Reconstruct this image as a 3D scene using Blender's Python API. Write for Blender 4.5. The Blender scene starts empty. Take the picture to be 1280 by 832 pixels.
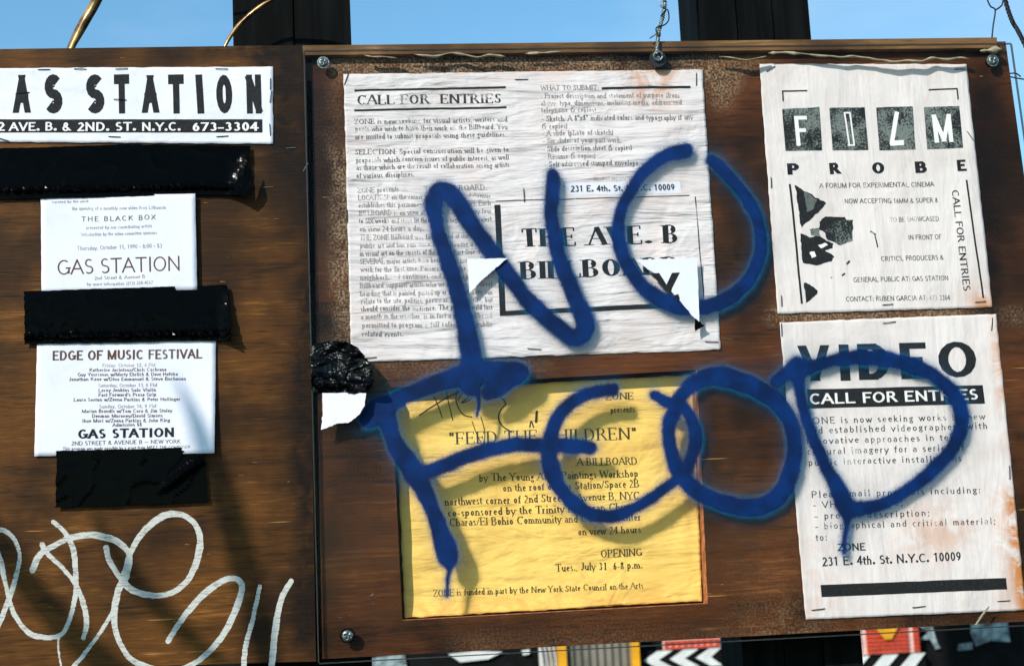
import bpy, bmesh, math, random
import numpy as np
from mathutils import Vector, Matrix, noise as mnoise
random.seed(7)
rng = np.random.default_rng(7)
SC = bpy.context.scene
COL = SC.collection

# ------------------------------------------------------------------ camera
F, CX, CY, DIST, CAMZ = 1950.0, 640.0, 416.0, 1.56, 1.50
def nrm(v): v = np.array(v, float); return v / np.linalg.norm(v)
AX = nrm((19340, -632, F))
AZ = np.array((-590.0, -11916.0, F)); AZ = nrm(AZ - AX * AZ.dot(AX))
AY = np.cross(AZ, AX)
CAM = np.array((0.0, -DIST, CAMZ))
M_PX = DIST / F                       # metres per photo pixel at the board
def P(px, py, off=0.0):
    """Point where the sight line through photo pixel (px, py) meets the board's plane, off metres in front of it."""
    d = np.array((px - CX, py - CY, F))
    w = np.array((d.dot(AX), d.dot(AY), d.dot(AZ)))
    return CAM + w * ((DIST - off) / w[1])
def PA(px, py, off):
    px = np.asarray(px, float); py = np.asarray(py, float); off = np.broadcast_to(np.asarray(off, float), px.shape)
    d = np.stack([px - CX, py - CY, np.full(px.shape, F)], -1)
    w = np.stack([d @ AX, d @ AY, d @ AZ], -1)
    return CAM + w * ((DIST - off) / w[..., 1])[..., None]
cam_d = bpy.data.cameras.new('camera'); cam = bpy.data.objects.new('camera', cam_d); COL.objects.link(cam)
cam_d.sensor_width = 36.0; cam_d.lens = F / 1280 * 36; cam_d.clip_start = .05; cam_d.clip_end = 2000
m = Matrix.Identity(4)
for i, A in enumerate((AX, AY, AZ)):
    m[i][0], m[i][1], m[i][2], m[i][3] = A[0], -A[1], -A[2], CAM[i]
cam.matrix_world = m
cam_d.dof.use_dof = True; cam_d.dof.focus_distance = DIST * 1.01; cam_d.dof.aperture_fstop = 9.0
SC.camera = cam

# ------------------------------------------------------------------ light
SUN = nrm((.80, 1.0, -.78))           # direction in which the sunlight travels
sd = bpy.data.lights.new('sun', 'SUN'); sd.energy = 4.6; sd.angle = math.radians(.53); sd.color = (1, .95, .87)
so = bpy.data.objects.new('sun', sd); COL.objects.link(so)
so.rotation_euler = Vector(SUN).to_track_quat('-Z', 'Y').to_euler(); so.location = (-4, -6, 6)
W = bpy.data.worlds.new('World'); SC.world = W; W.use_nodes = True
wn = W.node_tree.nodes; wl = W.node_tree.links; wn.clear()
sky = wn.new('ShaderNodeTexSky'); sky.sky_type = 'NISHITA'; sky.sun_disc = False
sky.sun_elevation = math.asin(-SUN[2]); sky.sun_rotation = math.atan2(-SUN[0], -SUN[1])
sky.altitude = 50; sky.air_density = 1.1; sky.dust_density = .6; sky.ozone_density = 1.6
tc = wn.new('ShaderNodeTexCoord'); mp = wn.new('ShaderNodeMapping'); mp.inputs['Scale'].default_value = (1, 1, 3.2)
cn = wn.new('ShaderNodeTexNoise'); cn.inputs['Scale'].default_value = 2.6; cn.inputs['Detail'].default_value = 7; cn.inputs['Roughness'].default_value = .55
cr = wn.new('ShaderNodeMapRange'); cr.inputs[1].default_value = .46; cr.inputs[2].default_value = .85; cr.inputs[4].default_value = .42
cm = wn.new('ShaderNodeMixRGB'); cm.inputs[2].default_value = (7.2, 8.0, 8.6, 1)
bg = wn.new('ShaderNodeBackground'); bg.inputs['Strength'].default_value = .125; wo = wn.new('ShaderNodeOutputWorld')
wl.new(tc.outputs['Generated'], mp.inputs[0]); wl.new(mp.outputs[0], cn.inputs['Vector']); wl.new(cn.outputs[0], cr.inputs[0])
tint = wn.new('ShaderNodeMixRGB'); tint.blend_type = 'MULTIPLY'; tint.inputs[0].default_value = 1; tint.inputs[2].default_value = (.92, 1.40, 1.50, 1)
wl.new(cr.outputs[0], cm.inputs[0]); wl.new(sky.outputs[0], tint.inputs[1]); wl.new(tint.outputs[0], cm.inputs[1]); wl.new(cm.outputs[0], bg.inputs['Color']); wl.new(bg.outputs[0], wo.inputs['Surface'])
SC.view_settings.view_transform = 'Standard'; SC.view_settings.look = 'None'
SC.view_settings.exposure = 0.0; SC.view_settings.gamma = 1.0
SC.cycles.transparent_max_bounces = 16; SC.cycles.max_bounces = 8

# ------------------------------------------------------------------ object helpers
def link(o): COL.objects.link(o); return o
def thing(name, label, cat, loc, group=None):
    o = link(bpy.data.objects.new(name, None)); o.location = loc; o.empty_display_size = .02
    o['label'] = label; o['category'] = cat
    if group: o['group'] = group
    return o
def mk(name, V, Fc, mat, parent=None, smooth=False, attrs=None, kind=None, label=None, cat=None, group=None, uv=None):
    V = np.asarray(V, float).reshape(-1, 3)
    org = np.array(parent.matrix_world.translation if False else parent.location) if parent else np.array(((V[:, 0].min() + V[:, 0].max()) / 2, (V[:, 1].min() + V[:, 1].max()) / 2, V[:, 2].min()))
    if parent is not None and parent.parent is not None:
        org = np.array(parent.parent.location)
    me = bpy.data.meshes.new(name)
    me.from_pydata((V - org).tolist(), [], [list(map(int, f)) for f in Fc]); me.update()
    if attrs:
        for k, a in attrs.items():
            at = me.attributes.new(k, 'FLOAT', 'POINT'); at.data.foreach_set('value', np.asarray(a, np.float32).ravel())
    if smooth: me.polygons.foreach_set('use_smooth', [True] * len(me.polygons))
    if mat: me.materials.append(mat)
    o = link(bpy.data.objects.new(name, me))
    if parent: o.parent = parent
    else: o.location = org
    if label: o['label'] = label
    if cat: o['category'] = cat
    if group: o['group'] = group
    if kind: o['kind'] = kind
    return o
class MB:
    def __init__(s): s.v = []; s.f = []
    def add(s, V, Fc):
        n = len(s.v); s.v += [tuple(map(float, p)) for p in V]; s.f += [[i + n for i in f] for f in Fc]; return s
    def hexa(s, p8):     # p8: 4 front (any order round), 4 back
        return s.add(p8, [(0, 1, 2, 3), (7, 6, 5, 4), (0, 4, 5, 1), (1, 5, 6, 2), (2, 6, 7, 3), (3, 7, 4, 0)])
    def slab(s, quad, o0, o1):   # quad in photo pixels, from front off o0 to back off o1, square to the board
        fr = [P(x, y, o0) for x, y in quad]; dy = o0 - o1
        return s.hexa([p for p in fr] + [p + np.array((0, dy, 0)) for p in fr])
    def box(s, x0, x1, y0, y1, z0, z1):
        return s.hexa([(x0, y0, z0), (x1, y0, z0), (x1, y0, z1), (x0, y0, z1), (x0, y1, z0), (x1, y1, z0), (x1, y1, z1), (x0, y1, z1)])
    def tube(s, pts, rad, n=8, flat=1.0):
        pts = [np.array(p, float) for p in pts]; k = len(pts)
        rad = [rad] * k if not hasattr(rad, '__len__') else rad
        V = []; up = np.array((0, 1, 0.13))
        for i, p in enumerate(pts):
            t = nrm(pts[min(i + 1, k - 1)] - pts[max(i - 1, 0)])
            a = np.cross(t, up); a = nrm(a) if np.linalg.norm(a) > 1e-3 else nrm(np.cross(t, (1, 0, 0))); b = np.cross(t, a)
            for j in range(n):
                th = 2 * math.pi * j / n
                V.append(p + rad[i] * (a * math.cos(th) + b * flat * math.sin(th)))
        Fc = [(i * n + j, i * n + (j + 1) % n, (i + 1) * n + (j + 1) % n, (i + 1) * n + j) for i in range(k - 1) for j in range(n)]
        Fc += [tuple(range(n))[::-1], tuple((k - 1) * n + j for j in range(n))]
        return s.add(V, Fc)
    def build(s, name, mat, parent=None, **k): return mk(name, s.v, s.f, mat, parent, **k)
def grid_faces(nx, ny, keep=None):
    f = []
    for j in range(ny - 1):
        for i in range(nx - 1):
            if keep is None or keep[j, i]: f.append((j * nx + i, (j + 1) * nx + i, (j + 1) * nx + i + 1, j * nx + i + 1))
    return f
def vnoise(x, y, s=1.0, seed=0.0, oct=3):
    """cheap smooth value noise, arrays in, range about -1..1"""
    x = np.asarray(x, float) / s; y = np.asarray(y, float) / s; out = np.zeros(np.broadcast(x, y).shape); a = 1.0; tot = 0
    for o in range(oct):
        xs = x * 2 ** o + seed * 17.13 + o * 31.7; ys = y * 2 ** o + seed * 9.71 + o * 11.3
        xi = np.floor(xs); yi = np.floor(ys); fx = xs - xi; fy = ys - yi; fx = fx * fx * (3 - 2 * fx); fy = fy * fy * (3 - 2 * fy)
        h = lambda a_, b_: np.modf(np.abs(np.sin(a_ * 127.1 + b_ * 311.7) * 43758.5453))[0]
        v = (h(xi, yi) * (1 - fx) + h(xi + 1, yi) * fx) * (1 - fy) + (h(xi, yi + 1) * (1 - fx) + h(xi + 1, yi + 1) * fx) * fy
        out = out + a * (2 * v - 1); tot += a; a *= .5
    return out / tot
def catmull(pts, n=6):
    p = np.array(pts, float)
    if len(p) < 3: return p
    q = np.vstack([2 * p[0] - p[1], p, 2 * p[-1] - p[-2]]); out = []
    for i in range(1, len(q) - 2):
        for t in np.arange(n) / n:
            out.append(.5 * ((2 * q[i]) + (-q[i-1] + q[i+1]) * t + (2*q[i-1] - 5*q[i] + 4*q[i+1] - q[i+2]) * t*t + (-q[i-1] + 3*q[i] - 3*q[i+1] + q[i+2]) * t**3))
    out.append(p[-1]); return np.array(out)

# ------------------------------------------------------------------ materials
def S(r, g, b):
    f = lambda c: (c / 255 / 12.92) if c <= 10.3 else ((c / 255 + .055) / 1.055) ** 2.4
    return (f(r), f(g), f(b), 1)
class NT:
    def __init__(s, name):
        s.m = bpy.data.materials.new(name); s.m.use_nodes = True; s.t = s.m.node_tree; s.n = s.t.nodes; s.l = s.t.links; s.n.clear()
        s.out = s.n.new('ShaderNodeOutputMaterial'); s.b = s.n.new('ShaderNodeBsdfPrincipled'); s.l.new(s.b.outputs[0], s.out.inputs['Surface'])
        s.tc = s.n.new('ShaderNodeTexCoord')
    def put(s, sock, v):
        if isinstance(v, bpy.types.NodeSocket): s.l.new(v, sock)
        elif v is not None: sock.default_value = v
    def mapv(s, scale=(1, 1, 1), rot=(0, 0, 0), loc=(0, 0, 0)):
        n = s.n.new('ShaderNodeMapping'); s.l.new(s.tc.outputs['Object'], n.inputs[0]); n.inputs['Scale'].default_value = scale; n.inputs['Rotation'].default_value = rot; n.inputs['Location'].default_value = loc; return n.outputs[0]
    def noise(s, scale, detail=4, rough=.5, vec=None, dist=0.0):
        n = s.n.new('ShaderNodeTexNoise'); s.l.new(vec if vec is not None else s.tc.outputs['Object'], n.inputs['Vector'])
        n.inputs['Scale'].default_value = scale; n.inputs['Detail'].default_value = detail; n.inputs['Roughness'].default_value = rough; n.inputs['Distortion'].default_value = dist; return n.outputs[0]
    def rng(s, v, a, b, c=0.0, d=1.0, smooth=True):
        n = s.n.new('ShaderNodeMapRange'); n.interpolation_type = 'SMOOTHSTEP' if smooth else 'LINEAR'
        s.put(n.inputs[0], v); n.inputs[1].default_value = a; n.inputs[2].default_value = b; n.inputs[3].default_value = c; n.inputs[4].default_value = d; return n.outputs[0]
    def mix(s, f, a, b):
        n = s.n.new('ShaderNodeMixRGB'); s.put(n.inputs[0], f); s.put(n.inputs[1], a); s.put(n.inputs[2], b); return n.outputs[0]
    def math(s, op, a, b=None, clamp=False):
        n = s.n.new('ShaderNodeMath'); n.operation = op; n.use_clamp = clamp; s.put(n.inputs[0], a)
        if b is not None: s.put(n.inputs[1], b)
        return n.outputs[0]
    def attr(s, name):
        n = s.n.new('ShaderNodeAttribute'); n.attribute_name = name; return n.outputs['Fac']
    def bump(s, h, strength, dist=.001, prev=None):
        n = s.n.new('ShaderNodeBump'); n.inputs['Strength'].default_value = strength; n.inputs['Distance'].default_value = dist; s.l.new(h, n.inputs['Height'])
        if prev is not None: s.l.new(prev, n.inputs['Normal'])
        return n.outputs[0]
    def fin(s, col, rough=.6, normal=None, metal=0, spec=.5, alpha=None):
        s.put(s.b.inputs['Base Color'], col); s.put(s.b.inputs['Roughness'], rough); s.put(s.b.inputs['Metallic'], metal)
        s.b.inputs['Specular IOR Level'].default_value = spec
        if normal is not None: s.l.new(normal, s.b.inputs['Normal'])
        if alpha is not None: s.put(s.b.inputs['Alpha'], alpha)
        return s.m
def wood_mat(name, dark, mid, light, weather=True, spec=.12):
    t = NT(name)
    g1 = t.noise(1, 5, .62, t.mapv((16, 16, 300)), .6)
    g2 = t.noise(1, 3, .5, t.mapv((5, 5, 48), loc=(3, 1, 2)), 1.2)
    g3 = t.noise(1, 2, .5, t.mapv((60, 60, 900)))
    blot = t.noise(5.5, 4, .6); cath = t.noise(1, 5, .6, t.mapv((3.5, 3.5, 15), loc=(2, 5, 1)), 2.2)
    v = t.math('ADD', t.math('ADD', t.math('MULTIPLY', g1, .30), t.math('MULTIPLY', cath, .30)), t.math('ADD', t.math('MULTIPLY', g2, .18), t.math('MULTIPLY', g3, .22)))
    c = t.mix(t.rng(v, .36, .52), dark, mid); c = t.mix(t.rng(v, .52, .66), c, light)
    c = t.mix(t.rng(blot, .42, .62, 0, .85), c, (dark[0] * .9, dark[1] * .9, dark[2] * .9, 1))
    # short golden splinters where the face veneer is scratched
    sc = t.noise(1, 2, .5, t.mapv((9, 9, 260), loc=(7, 3, 9)))
    c = t.mix(t.rng(sc, .70, .76, 0, .75), c, S(205, 150, 85))
    rough = .55
    if weather:
        rs = t.attr('residue'); st = t.attr('stain_shade')
        sp = t.noise(420, 3, .7); sp2 = t.noise(55, 4, .6, dist=.6)
        k = t.math('MULTIPLY', rs, t.rng(t.math('ADD', t.math('MULTIPLY', sp, .5), t.math('MULTIPLY', sp2, .5)), .38, .60), True)
        c = t.mix(k, c, t.mix(t.rng(sp, .40, .62), S(78, 56, 38), S(160, 134, 106)))
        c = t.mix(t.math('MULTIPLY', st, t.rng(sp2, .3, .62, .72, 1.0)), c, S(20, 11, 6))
    n = t.bump(g1, .35, .0015); n = t.bump(t.noise(1, 3, .6, t.mapv((150, 150, 700))), .2, .0004, n)
    return t.fin(c, rough, n, spec=spec)
M = {}
M['ply_l'] = wood_mat('stained_shaded_plywood', S(36, 20, 5), S(96, 58, 19), S(150, 98, 42))
M['ply_r'] = wood_mat('weathered_plywood', S(26, 13, 4), S(88, 48, 20), S(136, 84, 42))
M['edge'] = wood_mat('batten_wood', S(66, 46, 28), S(116, 84, 52), S(160, 122, 82), False)
def paper_mat(name, base, dirt, stretch, rust=0.0, wr=1.0, gray=.25):
    t = NT(name)
    w1 = t.noise(1, 4, .55, t.mapv(stretch), .5); w2 = t.noise(1, 3, .5, t.mapv(tuple(a * 2.6 for a in stretch), loc=(4, 2, 1)), .3)
    blot = t.noise(16, 5, .6); sp = t.noise(260, 3, .7)
    c = t.mix(t.rng(blot, .40, .72, 0, gray), base, dirt)
    c = t.mix(t.rng(sp, .60, .74, 0, .22), c, dirt)
    if rust:
        r = t.math('MULTIPLY', t.attr('rust'), t.rng(t.noise(34, 5, .65, dist=1.0), .36, .60))
        c = t.mix(t.math('MULTIPLY', r, rust), c, S(190, 118, 52))
    w3 = t.noise(11, 3, .5, dist=1.2); n = t.bump(w1, min(1, .6 * wr), .011); n = t.bump(w2, min(1, .4 * wr), .003, n); n = t.bump(w3, .5 * min(wr, 1), .012, n)
    rd = t.math('ABSOLUTE', t.math('SUBTRACT', t.noise(1, 3, .5, t.mapv(tuple(6 + a * .35 for a in stretch), loc=(8, 1, 5)), 1.6), .5)); n = t.bump(t.rng(rd, 0, .09), (.15 if wr > 1 else .10) * min(wr, 1), .0032, n) if rust else n; n = t.bump(t.noise(700, 2, .5), .12, .0002, n)
    return t.fin(c, .75, n, spec=.25)
M['paper_h'] = paper_mat('wrinkled_paper', S(214, 207, 208), S(160, 148, 140), (6, 6, 38), 1.0, 1.5)
M['paper_v'] = paper_mat('rippled_paper', S(217, 209, 207), S(166, 150, 140), (30, 30, 5), 1.0, .55)
M['paper_w'] = paper_mat('clean_white_paper', S(218, 218, 228), S(196, 196, 208), (9, 9, 7), 0, .35, .3)
M['paper_s'] = paper_mat('banner_paper', S(220, 220, 228), S(184, 182, 190), (9, 9, 14), 0, .6, .3)
M['paper_y'] = paper_mat('yellow_paper', S(240, 201, 108), S(198, 152, 70), (6, 6, 22), 1.0, 1.9, .4)
def ink_mat(name, col, fade=0.0, stretch=(1, 1, 1), scale=26, rough=.7):
    t = NT(name)
    if fade:
        a = t.noise(scale, 4, .62, t.mapv(stretch)); g = t.noise(600, 2, .5)
        k = t.math('ADD', t.math('MULTIPLY', a, .75), t.math('MULTIPLY', g, .25))
        al = t.rng(k, .5 - .0 , .5 + .12, 1.0, 1.0 - fade)
        return t.fin(col, rough, None, spec=.2, alpha=al)
    return t.fin(t.mix(t.rng(t.noise(400, 2, .6), .45, .7, 0, .35), col, (col[0] + .03, col[1] + .03, col[2] + .03, 1)), rough, None, spec=.2)
M['ink'] = ink_mat('black_ink', S(24, 24, 26))
M['ink_worn'] = ink_mat('worn_black_ink', S(52, 49, 50), .72)
M['ink_body'] = ink_mat('weathered_body_ink', S(104, 98, 98), .85, (1, 1, 2), 30)
M['ink_faded'] = ink_mat('washed_out_ink', S(138, 130, 128), .9, (1, 1, 2.5), 34)
M['ink_brown'] = ink_mat('brown_ink', S(92, 62, 44), .3)
M['ink_pale'] = ink_mat('pale_grey_ink', S(150, 134, 132), .5)
M['ink_yel'] = ink_mat('grey_green_ink', S(70, 62, 40), .35)
M['ink_grey'] = ink_mat('mottled_grey_ink', S(92, 98, 96), .35, (1, 1, 1), 90)
M['ink_white'] = ink_mat('white_reversed_lettering', S(226, 222, 220))
M['pen'] = ink_mat('pen_ink', S(50, 48, 26), .3)
# spray paint: alpha and layer thickness come from the paint mesh
t = NT('blue_spray_paint')
sp = t.noise(900, 2, .6); sp2 = t.noise(160, 3, .5)
al = t.attr('cover'); gr = t.math('MULTIPLY', t.math('SUBTRACT', t.math('ADD', t.math('MULTIPLY', sp, .8), t.math('MULTIPLY', sp2, .2)), .5), 2.0)
soft = t.math('SUBTRACT', 1.0, t.math('ABSOLUTE', t.math('SUBTRACT', t.math('MULTIPLY', al, 2.0), 1.0)))
al2 = t.math('ADD', al, t.math('MULTIPLY', gr, soft), True)
c = t.mix(t.rng(t.attr('coat'), .9, 2.2, 0, .35), S(1, 40, 94), S(1, 25, 60)); c = t.mix(t.rng(t.noise(30, 5, .6), .36, .64, 0, .9), c, S(1, 25, 62))
c = t.mix(t.rng(al, .25, .8), S(26, 98, 138), c)
M['blue'] = t.fin(c, .6, t.bump(sp, .08, .0003), spec=.12, alpha=al2)
t = NT('white_marker_paint')
al = t.attr('cover'); st = t.attr('streak')
g = t.noise(1, 5, .7, t.mapv((90, 90, 420)))
a2 = t.math('MULTIPLY', t.rng(t.math('ADD', al, t.math('MULTIPLY', t.math('SUBTRACT', g, .5), .9)), .35, .65), t.rng(g, .34, .52, .45, 1.0))
M['white_paint'] = t.fin(S(190, 188, 180), .7, None, spec=.25, alpha=a2)
t = NT('black_tape')
cr1 = t.noise(1, 3, .5, t.mapv((14, 14, 30)), 1.5); cr2 = t.noise(90, 2, .5, dist=2.0)
n = t.bump(cr1, .10, .004); n = t.bump(cr2, .03, .0012, n)
M['tape'] = t.fin((.0006, .0007, .0008, 1), t.rng(cr2, .4, .7, .10, .18), n, spec=.035)
t = NT('crumpled_black_tape')
cr1 = t.noise(1, 3, .5, t.mapv((40, 40, 60)), 1.5); cr2 = t.noise(160, 2, .5, dist=2.0)
n = t.bump(cr1, .7, .01); n = t.bump(cr2, .3, .002, n)
M['tape_c'] = t.fin((.0006, .0007, .0008, 1), .15, n, spec=.16)
t = NT('acrylic_sheet')
t.n.remove(t.b); tr = t.n.new('ShaderNodeBsdfTransparent'); gl = t.n.new('ShaderNodeBsdfGlossy'); gl.inputs['Roughness'].default_value = .08
fr = t.n.new('ShaderNodeFresnel'); fr.inputs['IOR'].default_value = 1.18; mx = t.n.new('ShaderNodeMixShader')
tr.inputs[0].default_value = (.985, .99, .988, 1)
t.l.new(fr.outputs[0], mx.inputs[0]); t.l.new(tr.outputs[0], mx.inputs[1]); t.l.new(gl.outputs[0], mx.inputs[2]); t.l.new(mx.outputs[0], t.out.inputs['Surface'])
M['acrylic'] = t.m
t = NT('acrylic_cut_edge'); M['acrylic_edge'] = t.fin(t.mix(t.noise(90, 3), S(60, 62, 58), S(22, 24, 22)), .5, alpha=.6)
def plain(name, col, rough=.5, metal=0, var=.25, scale=60, spec=.4, stretch=(1, 1, 1)):
    t = NT(name); k = t.noise(scale, 5, .6, t.mapv(stretch)); d = tuple(c * (1 - var * 1.6 if var < .6 else .1) for c in col[:3]) + (1,)
    return t.fin(t.mix(t.rng(k, .35, .68), d, col), rough, t.bump(k, .3, .001), metal, spec)
M['post'] = plain('black_painted_post', S(13, 16, 15), .8, 0, .5, 1, .08, (70, 70, 5))
M['screw'] = plain('zinc_screw', S(132, 142, 138), .4, .9, .4, 300)
M['staple'] = plain('dull_staple', S(66, 62, 62), .5, .7, .4, 300)
M['staple_b'] = plain('bright_staple', S(190, 186, 178), .35, .8, .3, 300)
M['wire'] = plain('galvanised_wire', S(160, 166, 164), .4, .7, .5, 500)
M['cable'] = plain('dark_cable', S(28, 32, 40), .6, 0, .4, 200)
M['copper'] = plain('copper_strap', S(240, 190, 130), .28, .7, .55, 40, .5, (1, 1, 1))
M['film'] = plain('torn_plastic_film', S(176, 164, 132), .6, 0, .35, 90)
M['mural'] = plain('black_wall_paint', S(16, 17, 18), .8, 0, .4, 30, .15)
M['white_b'] = plain('white_sign_paint', S(226, 226, 222), .6, 0, .15, 25)
M['yellow_b'] = plain('yellow_enamel', S(236, 166, 22), .5, 0, .2, 20)
M['steel'] = plain('grey_corrugated_steel', S(122, 116, 104), .6, .0, .3, 9)
M['red_b'] = plain('orange_red_mesh', S(220, 70, 36), .6, 0, .2, 80)
M['pink_b'] = plain('pale_pink_backing', S(232, 200, 188), .7, 0, .2, 60)
M['bluewhite'] = plain('peeling_blue_white_paint', S(170, 188, 190), .7, 0, .55, 30)
M['green_b'] = plain('dark_green_brush', S(46, 60, 44), .8, 0, .5, 20)
M['asphalt'] = plain('asphalt', S(66, 66, 66), .9, 0, .3, 3)
M['splinter'] = plain('pale_wood_splinter', S(168, 118, 66), .6, 0, .5, 60)
M['cut'] = plain('raw_plywood_edge', S(196, 120, 74), .7, 0, .4, 120)

# ------------------------------------------------------------------ ground and the fence line behind
mk('ground', [(-150, -120, 0), (150, -120, 0), (150, 400, 0), (-150, 400, 0)], [(0, 1, 2, 3)], M['asphalt'], kind='structure')

# ------------------------------------------------------------------ boards
def plate(name, quad, thick, mat, parent, hole=None, step=5.0, fields=None, off=0.0):
    """Plywood sheet: gridded front face (attributes residue / stain_shade), optional square cut-out, real edges and back."""
    (x0, y0), (x1, y1), (x2, y2), (x3, y3) = quad
    nx = int(abs(x1 - x0) / step) + 2; ny = int(abs(y3 - y0) / step) + 2
    U, T = np.meshgrid(np.linspace(0, 1, nx), np.linspace(0, 1, ny))
    mb = MB(); A = {'residue': [], 'stain_shade': []}
    def sheet(uu, tt):
        ny_, nx_ = uu.shape
        X = (x0 * (1 - uu) + x1 * uu) * (1 - tt) + (x3 * (1 - uu) + x2 * uu) * tt
        Y = (y0 * (1 - uu) + y1 * uu) * (1 - tt) + (y3 * (1 - uu) + y2 * uu) * tt
        mb.add(PA(X, Y, off).reshape(-1, 3), grid_faces(nx_, ny_))
        r, s_ = fields(X, Y) if fields else (X * 0, X * 0)
        A['residue'] += list(r.ravel()); A['stain_shade'] += list(s_.ravel())
    def uvof(p):          # inverse bilinear by iteration
        u = v = .5
        for _ in range(30):
            X = (x0*(1-u)+x1*u)*(1-v)+(x3*(1-u)+x2*u)*v; Y = (y0*(1-u)+y1*u)*(1-v)+(y3*(1-u)+y2*u)*v
            u += (p[0]-X)/(x1-x0); v += (p[1]-Y)/(y3-y0)
        return u, v
    if hole is None:
        sheet(U, T)
    else:
        h = [uvof(p) for p in hole]
        def patch(c, n1, n2):    # c: four uv corners TL TR BR BL
            a, b = np.meshgrid(np.linspace(0, 1, n1), np.linspace(0, 1, n2))
            uu = (c[0][0]*(1-a)+c[1][0]*a)*(1-b)+(c[3][0]*(1-a)+c[2][0]*a)*b
            tt = (c[0][1]*(1-a)+c[1][1]*a)*(1-b)+(c[3][1]*(1-a)+c[2][1]*a)*b
            sheet(uu, tt)
        patch([(0, 0), (1, 0), h[1], h[0]], nx, int(ny*.55)); patch([h[3], h[2], (1, 1), (0, 1)], nx, 14)
        patch([(0, 0), h[0], h[3], (0, 1)], 26, ny); patch([h[1], (1, 0), (1, 1), h[2]], int(nx*.5), ny)
    n_f = len(mb.v)
    def wall(pts, inner=False):
        fr = [P(x, y, off) for x, y in pts]
        V = fr + [p + np.array((0, thick, 0)) for p in fr]; k = len(pts)
        mb.add(V, [((i + 1) % k, i, i + k, (i + 1) % k + k) if not inner else (i, (i + 1) % k, (i + 1) % k + k, i + k) for i in range(k)])
    wall(quad)
    cs = [P(x, y, off) + np.array((0, thick, 0)) for x, y in quad]
    if hole is None: mb.add(cs, [(3, 2, 1, 0)])
    else:
        hs = [P(x, y, off) + np.array((0, thick, 0)) for x, y in hole]
        mb.add(cs + hs, [(0, 1, 5, 4), (1, 2, 6, 5), (2, 3, 7, 6), (3, 0, 4, 7)])
    ex = len(mb.v) - n_f
    for k in A: A[k] += [0] * ex
    o = mk(name, mb.v, mb.f, mat, parent, attrs=A)
    return o
def box_f(X, Y, x0, x1, y0, y1, s=8):
    f = lambda v: 1 / (1 + np.exp(-np.clip(v / s, -30, 30)))
    return f(X - x0) * f(x1 - X) * f(Y - y0) * f(y1 - Y)
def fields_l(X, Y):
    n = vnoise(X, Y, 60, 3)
    st = 1.5 * box_f(X, Y, 335, 420, 40, 215, 14) + .9 * box_f(X, Y, 195, 345, 40, 79, 8) + .5 * box_f(X, Y, 355, 420, 40, 800, 14) + .45 * box_f(X, Y, 340, 420, 380, 640, 20) + .4 * box_f(X, Y, 120, 175, 560, 840, 18) + .55 * box_f(X, Y, 300, 420, 700, 840, 22) + .35 * box_f(X, Y, -40, 60, 620, 840, 30) * (n > -.2) + .4 * box_f(X, Y, 372, 400, 60, 830, 5)  # dark boxes paint shadow along the seam, top edge and lower left
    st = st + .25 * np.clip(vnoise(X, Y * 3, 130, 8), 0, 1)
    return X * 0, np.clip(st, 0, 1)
def fields_r(X, Y):
    n = vnoise(X, Y, 26, 5); n2 = vnoise(X, Y, 90, 6)
    rs = box_f(X, Y, 408 + 8 * n, 900, 66, 96, 3) * .95 + box_f(X, Y, 880, 960, 66, 84 + 50 * box_f(X, Y, 880, 925, 0, 999, 6), 7) * .8
    rs += box_f(X, Y, 412 + 10 * n, 446, 186 + 10 * n, 452, 3) + box_f(X, Y, 405, 425, 96, 190, 6) * .35
    rs += box_f(X, Y, 960, 1300, 383, 405, 3) * .9 + box_f(X, Y, 560, 1320, 784 + 4 * n, 840, 6) * .22 + box_f(X, Y, 930, 1010, 752, 800, 12) * .35
    rs += box_f(X, Y, 432, 690, 438, 480, 8) * .3 + box_f(X, Y, 1225, 1262, 52, 66, 4)
    rs += box_f(X, Y, 885, 1000, 650, 760, 25) * .15 + .12 * np.clip(n2, 0, 1)
    st = .5 * box_f(X, Y, 395, 520, 560, 830, 26) + box_f(X, Y, 385, 412, 60, 420, 6) * (.75 + .25 * n) + box_f(X, Y, 1208, 1250, 70, 420, 8) * (.8 + .3 * n) + box_f(X, Y, 1236, 1330, 200, 430, 16) * .6
    st += box_f(X, Y, 790, 850, 60, 96, 6) * .9 + box_f(X, Y, 380, 1260, 50, 71, 2) * .6 + box_f(X, Y, 395, 470, 480, 640, 20) * .3
    st += box_f(X, Y, 400, 470, 770, 830, 14) * .6 + box_f(X, Y, 850, 960, 750, 790, 14) * .55 + box_f(X, Y, 500, 900, 772, 800, 8) * .45 + .35 * np.clip(-n2, 0, 1) + box_f(X, Y, 395, 430, 395, 440, 6) * .8
    return np.clip(rs, 0, 1), np.clip(st, 0, 1)
HOLE = [(489, 484), (871, 462), (885, 754), (503, 775)]
LB = thing('plywood_board', 'brown plywood board on the left with taped cards and white marker scrawl', 'board', tuple(P(130, 832)))
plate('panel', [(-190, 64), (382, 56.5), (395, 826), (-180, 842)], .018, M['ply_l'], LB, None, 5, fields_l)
RB = thing('plywood_board', 'wide weathered plywood board on the right behind clear acrylic, painted NO FOOD', 'board', tuple(P(830, 800)))
plate('panel', [(389, 58), (1257, 52), (1357, 772), (403, 823)], .022, M['ply_r'], RB, HOLE, 4, fields_r)
pb = plate('backing_panel', [(392, 61), (1250, 54), (1340, 768), (405, 818)], .012, M['ply_r'], RB, None, 60, None, -.0235)
b = MB(); b.slab([(378, 57), (1246, 47), (1246.5, 60), (379, 69)], .009, -.016); b.build('top_batten', M['edge'], RB)
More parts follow.
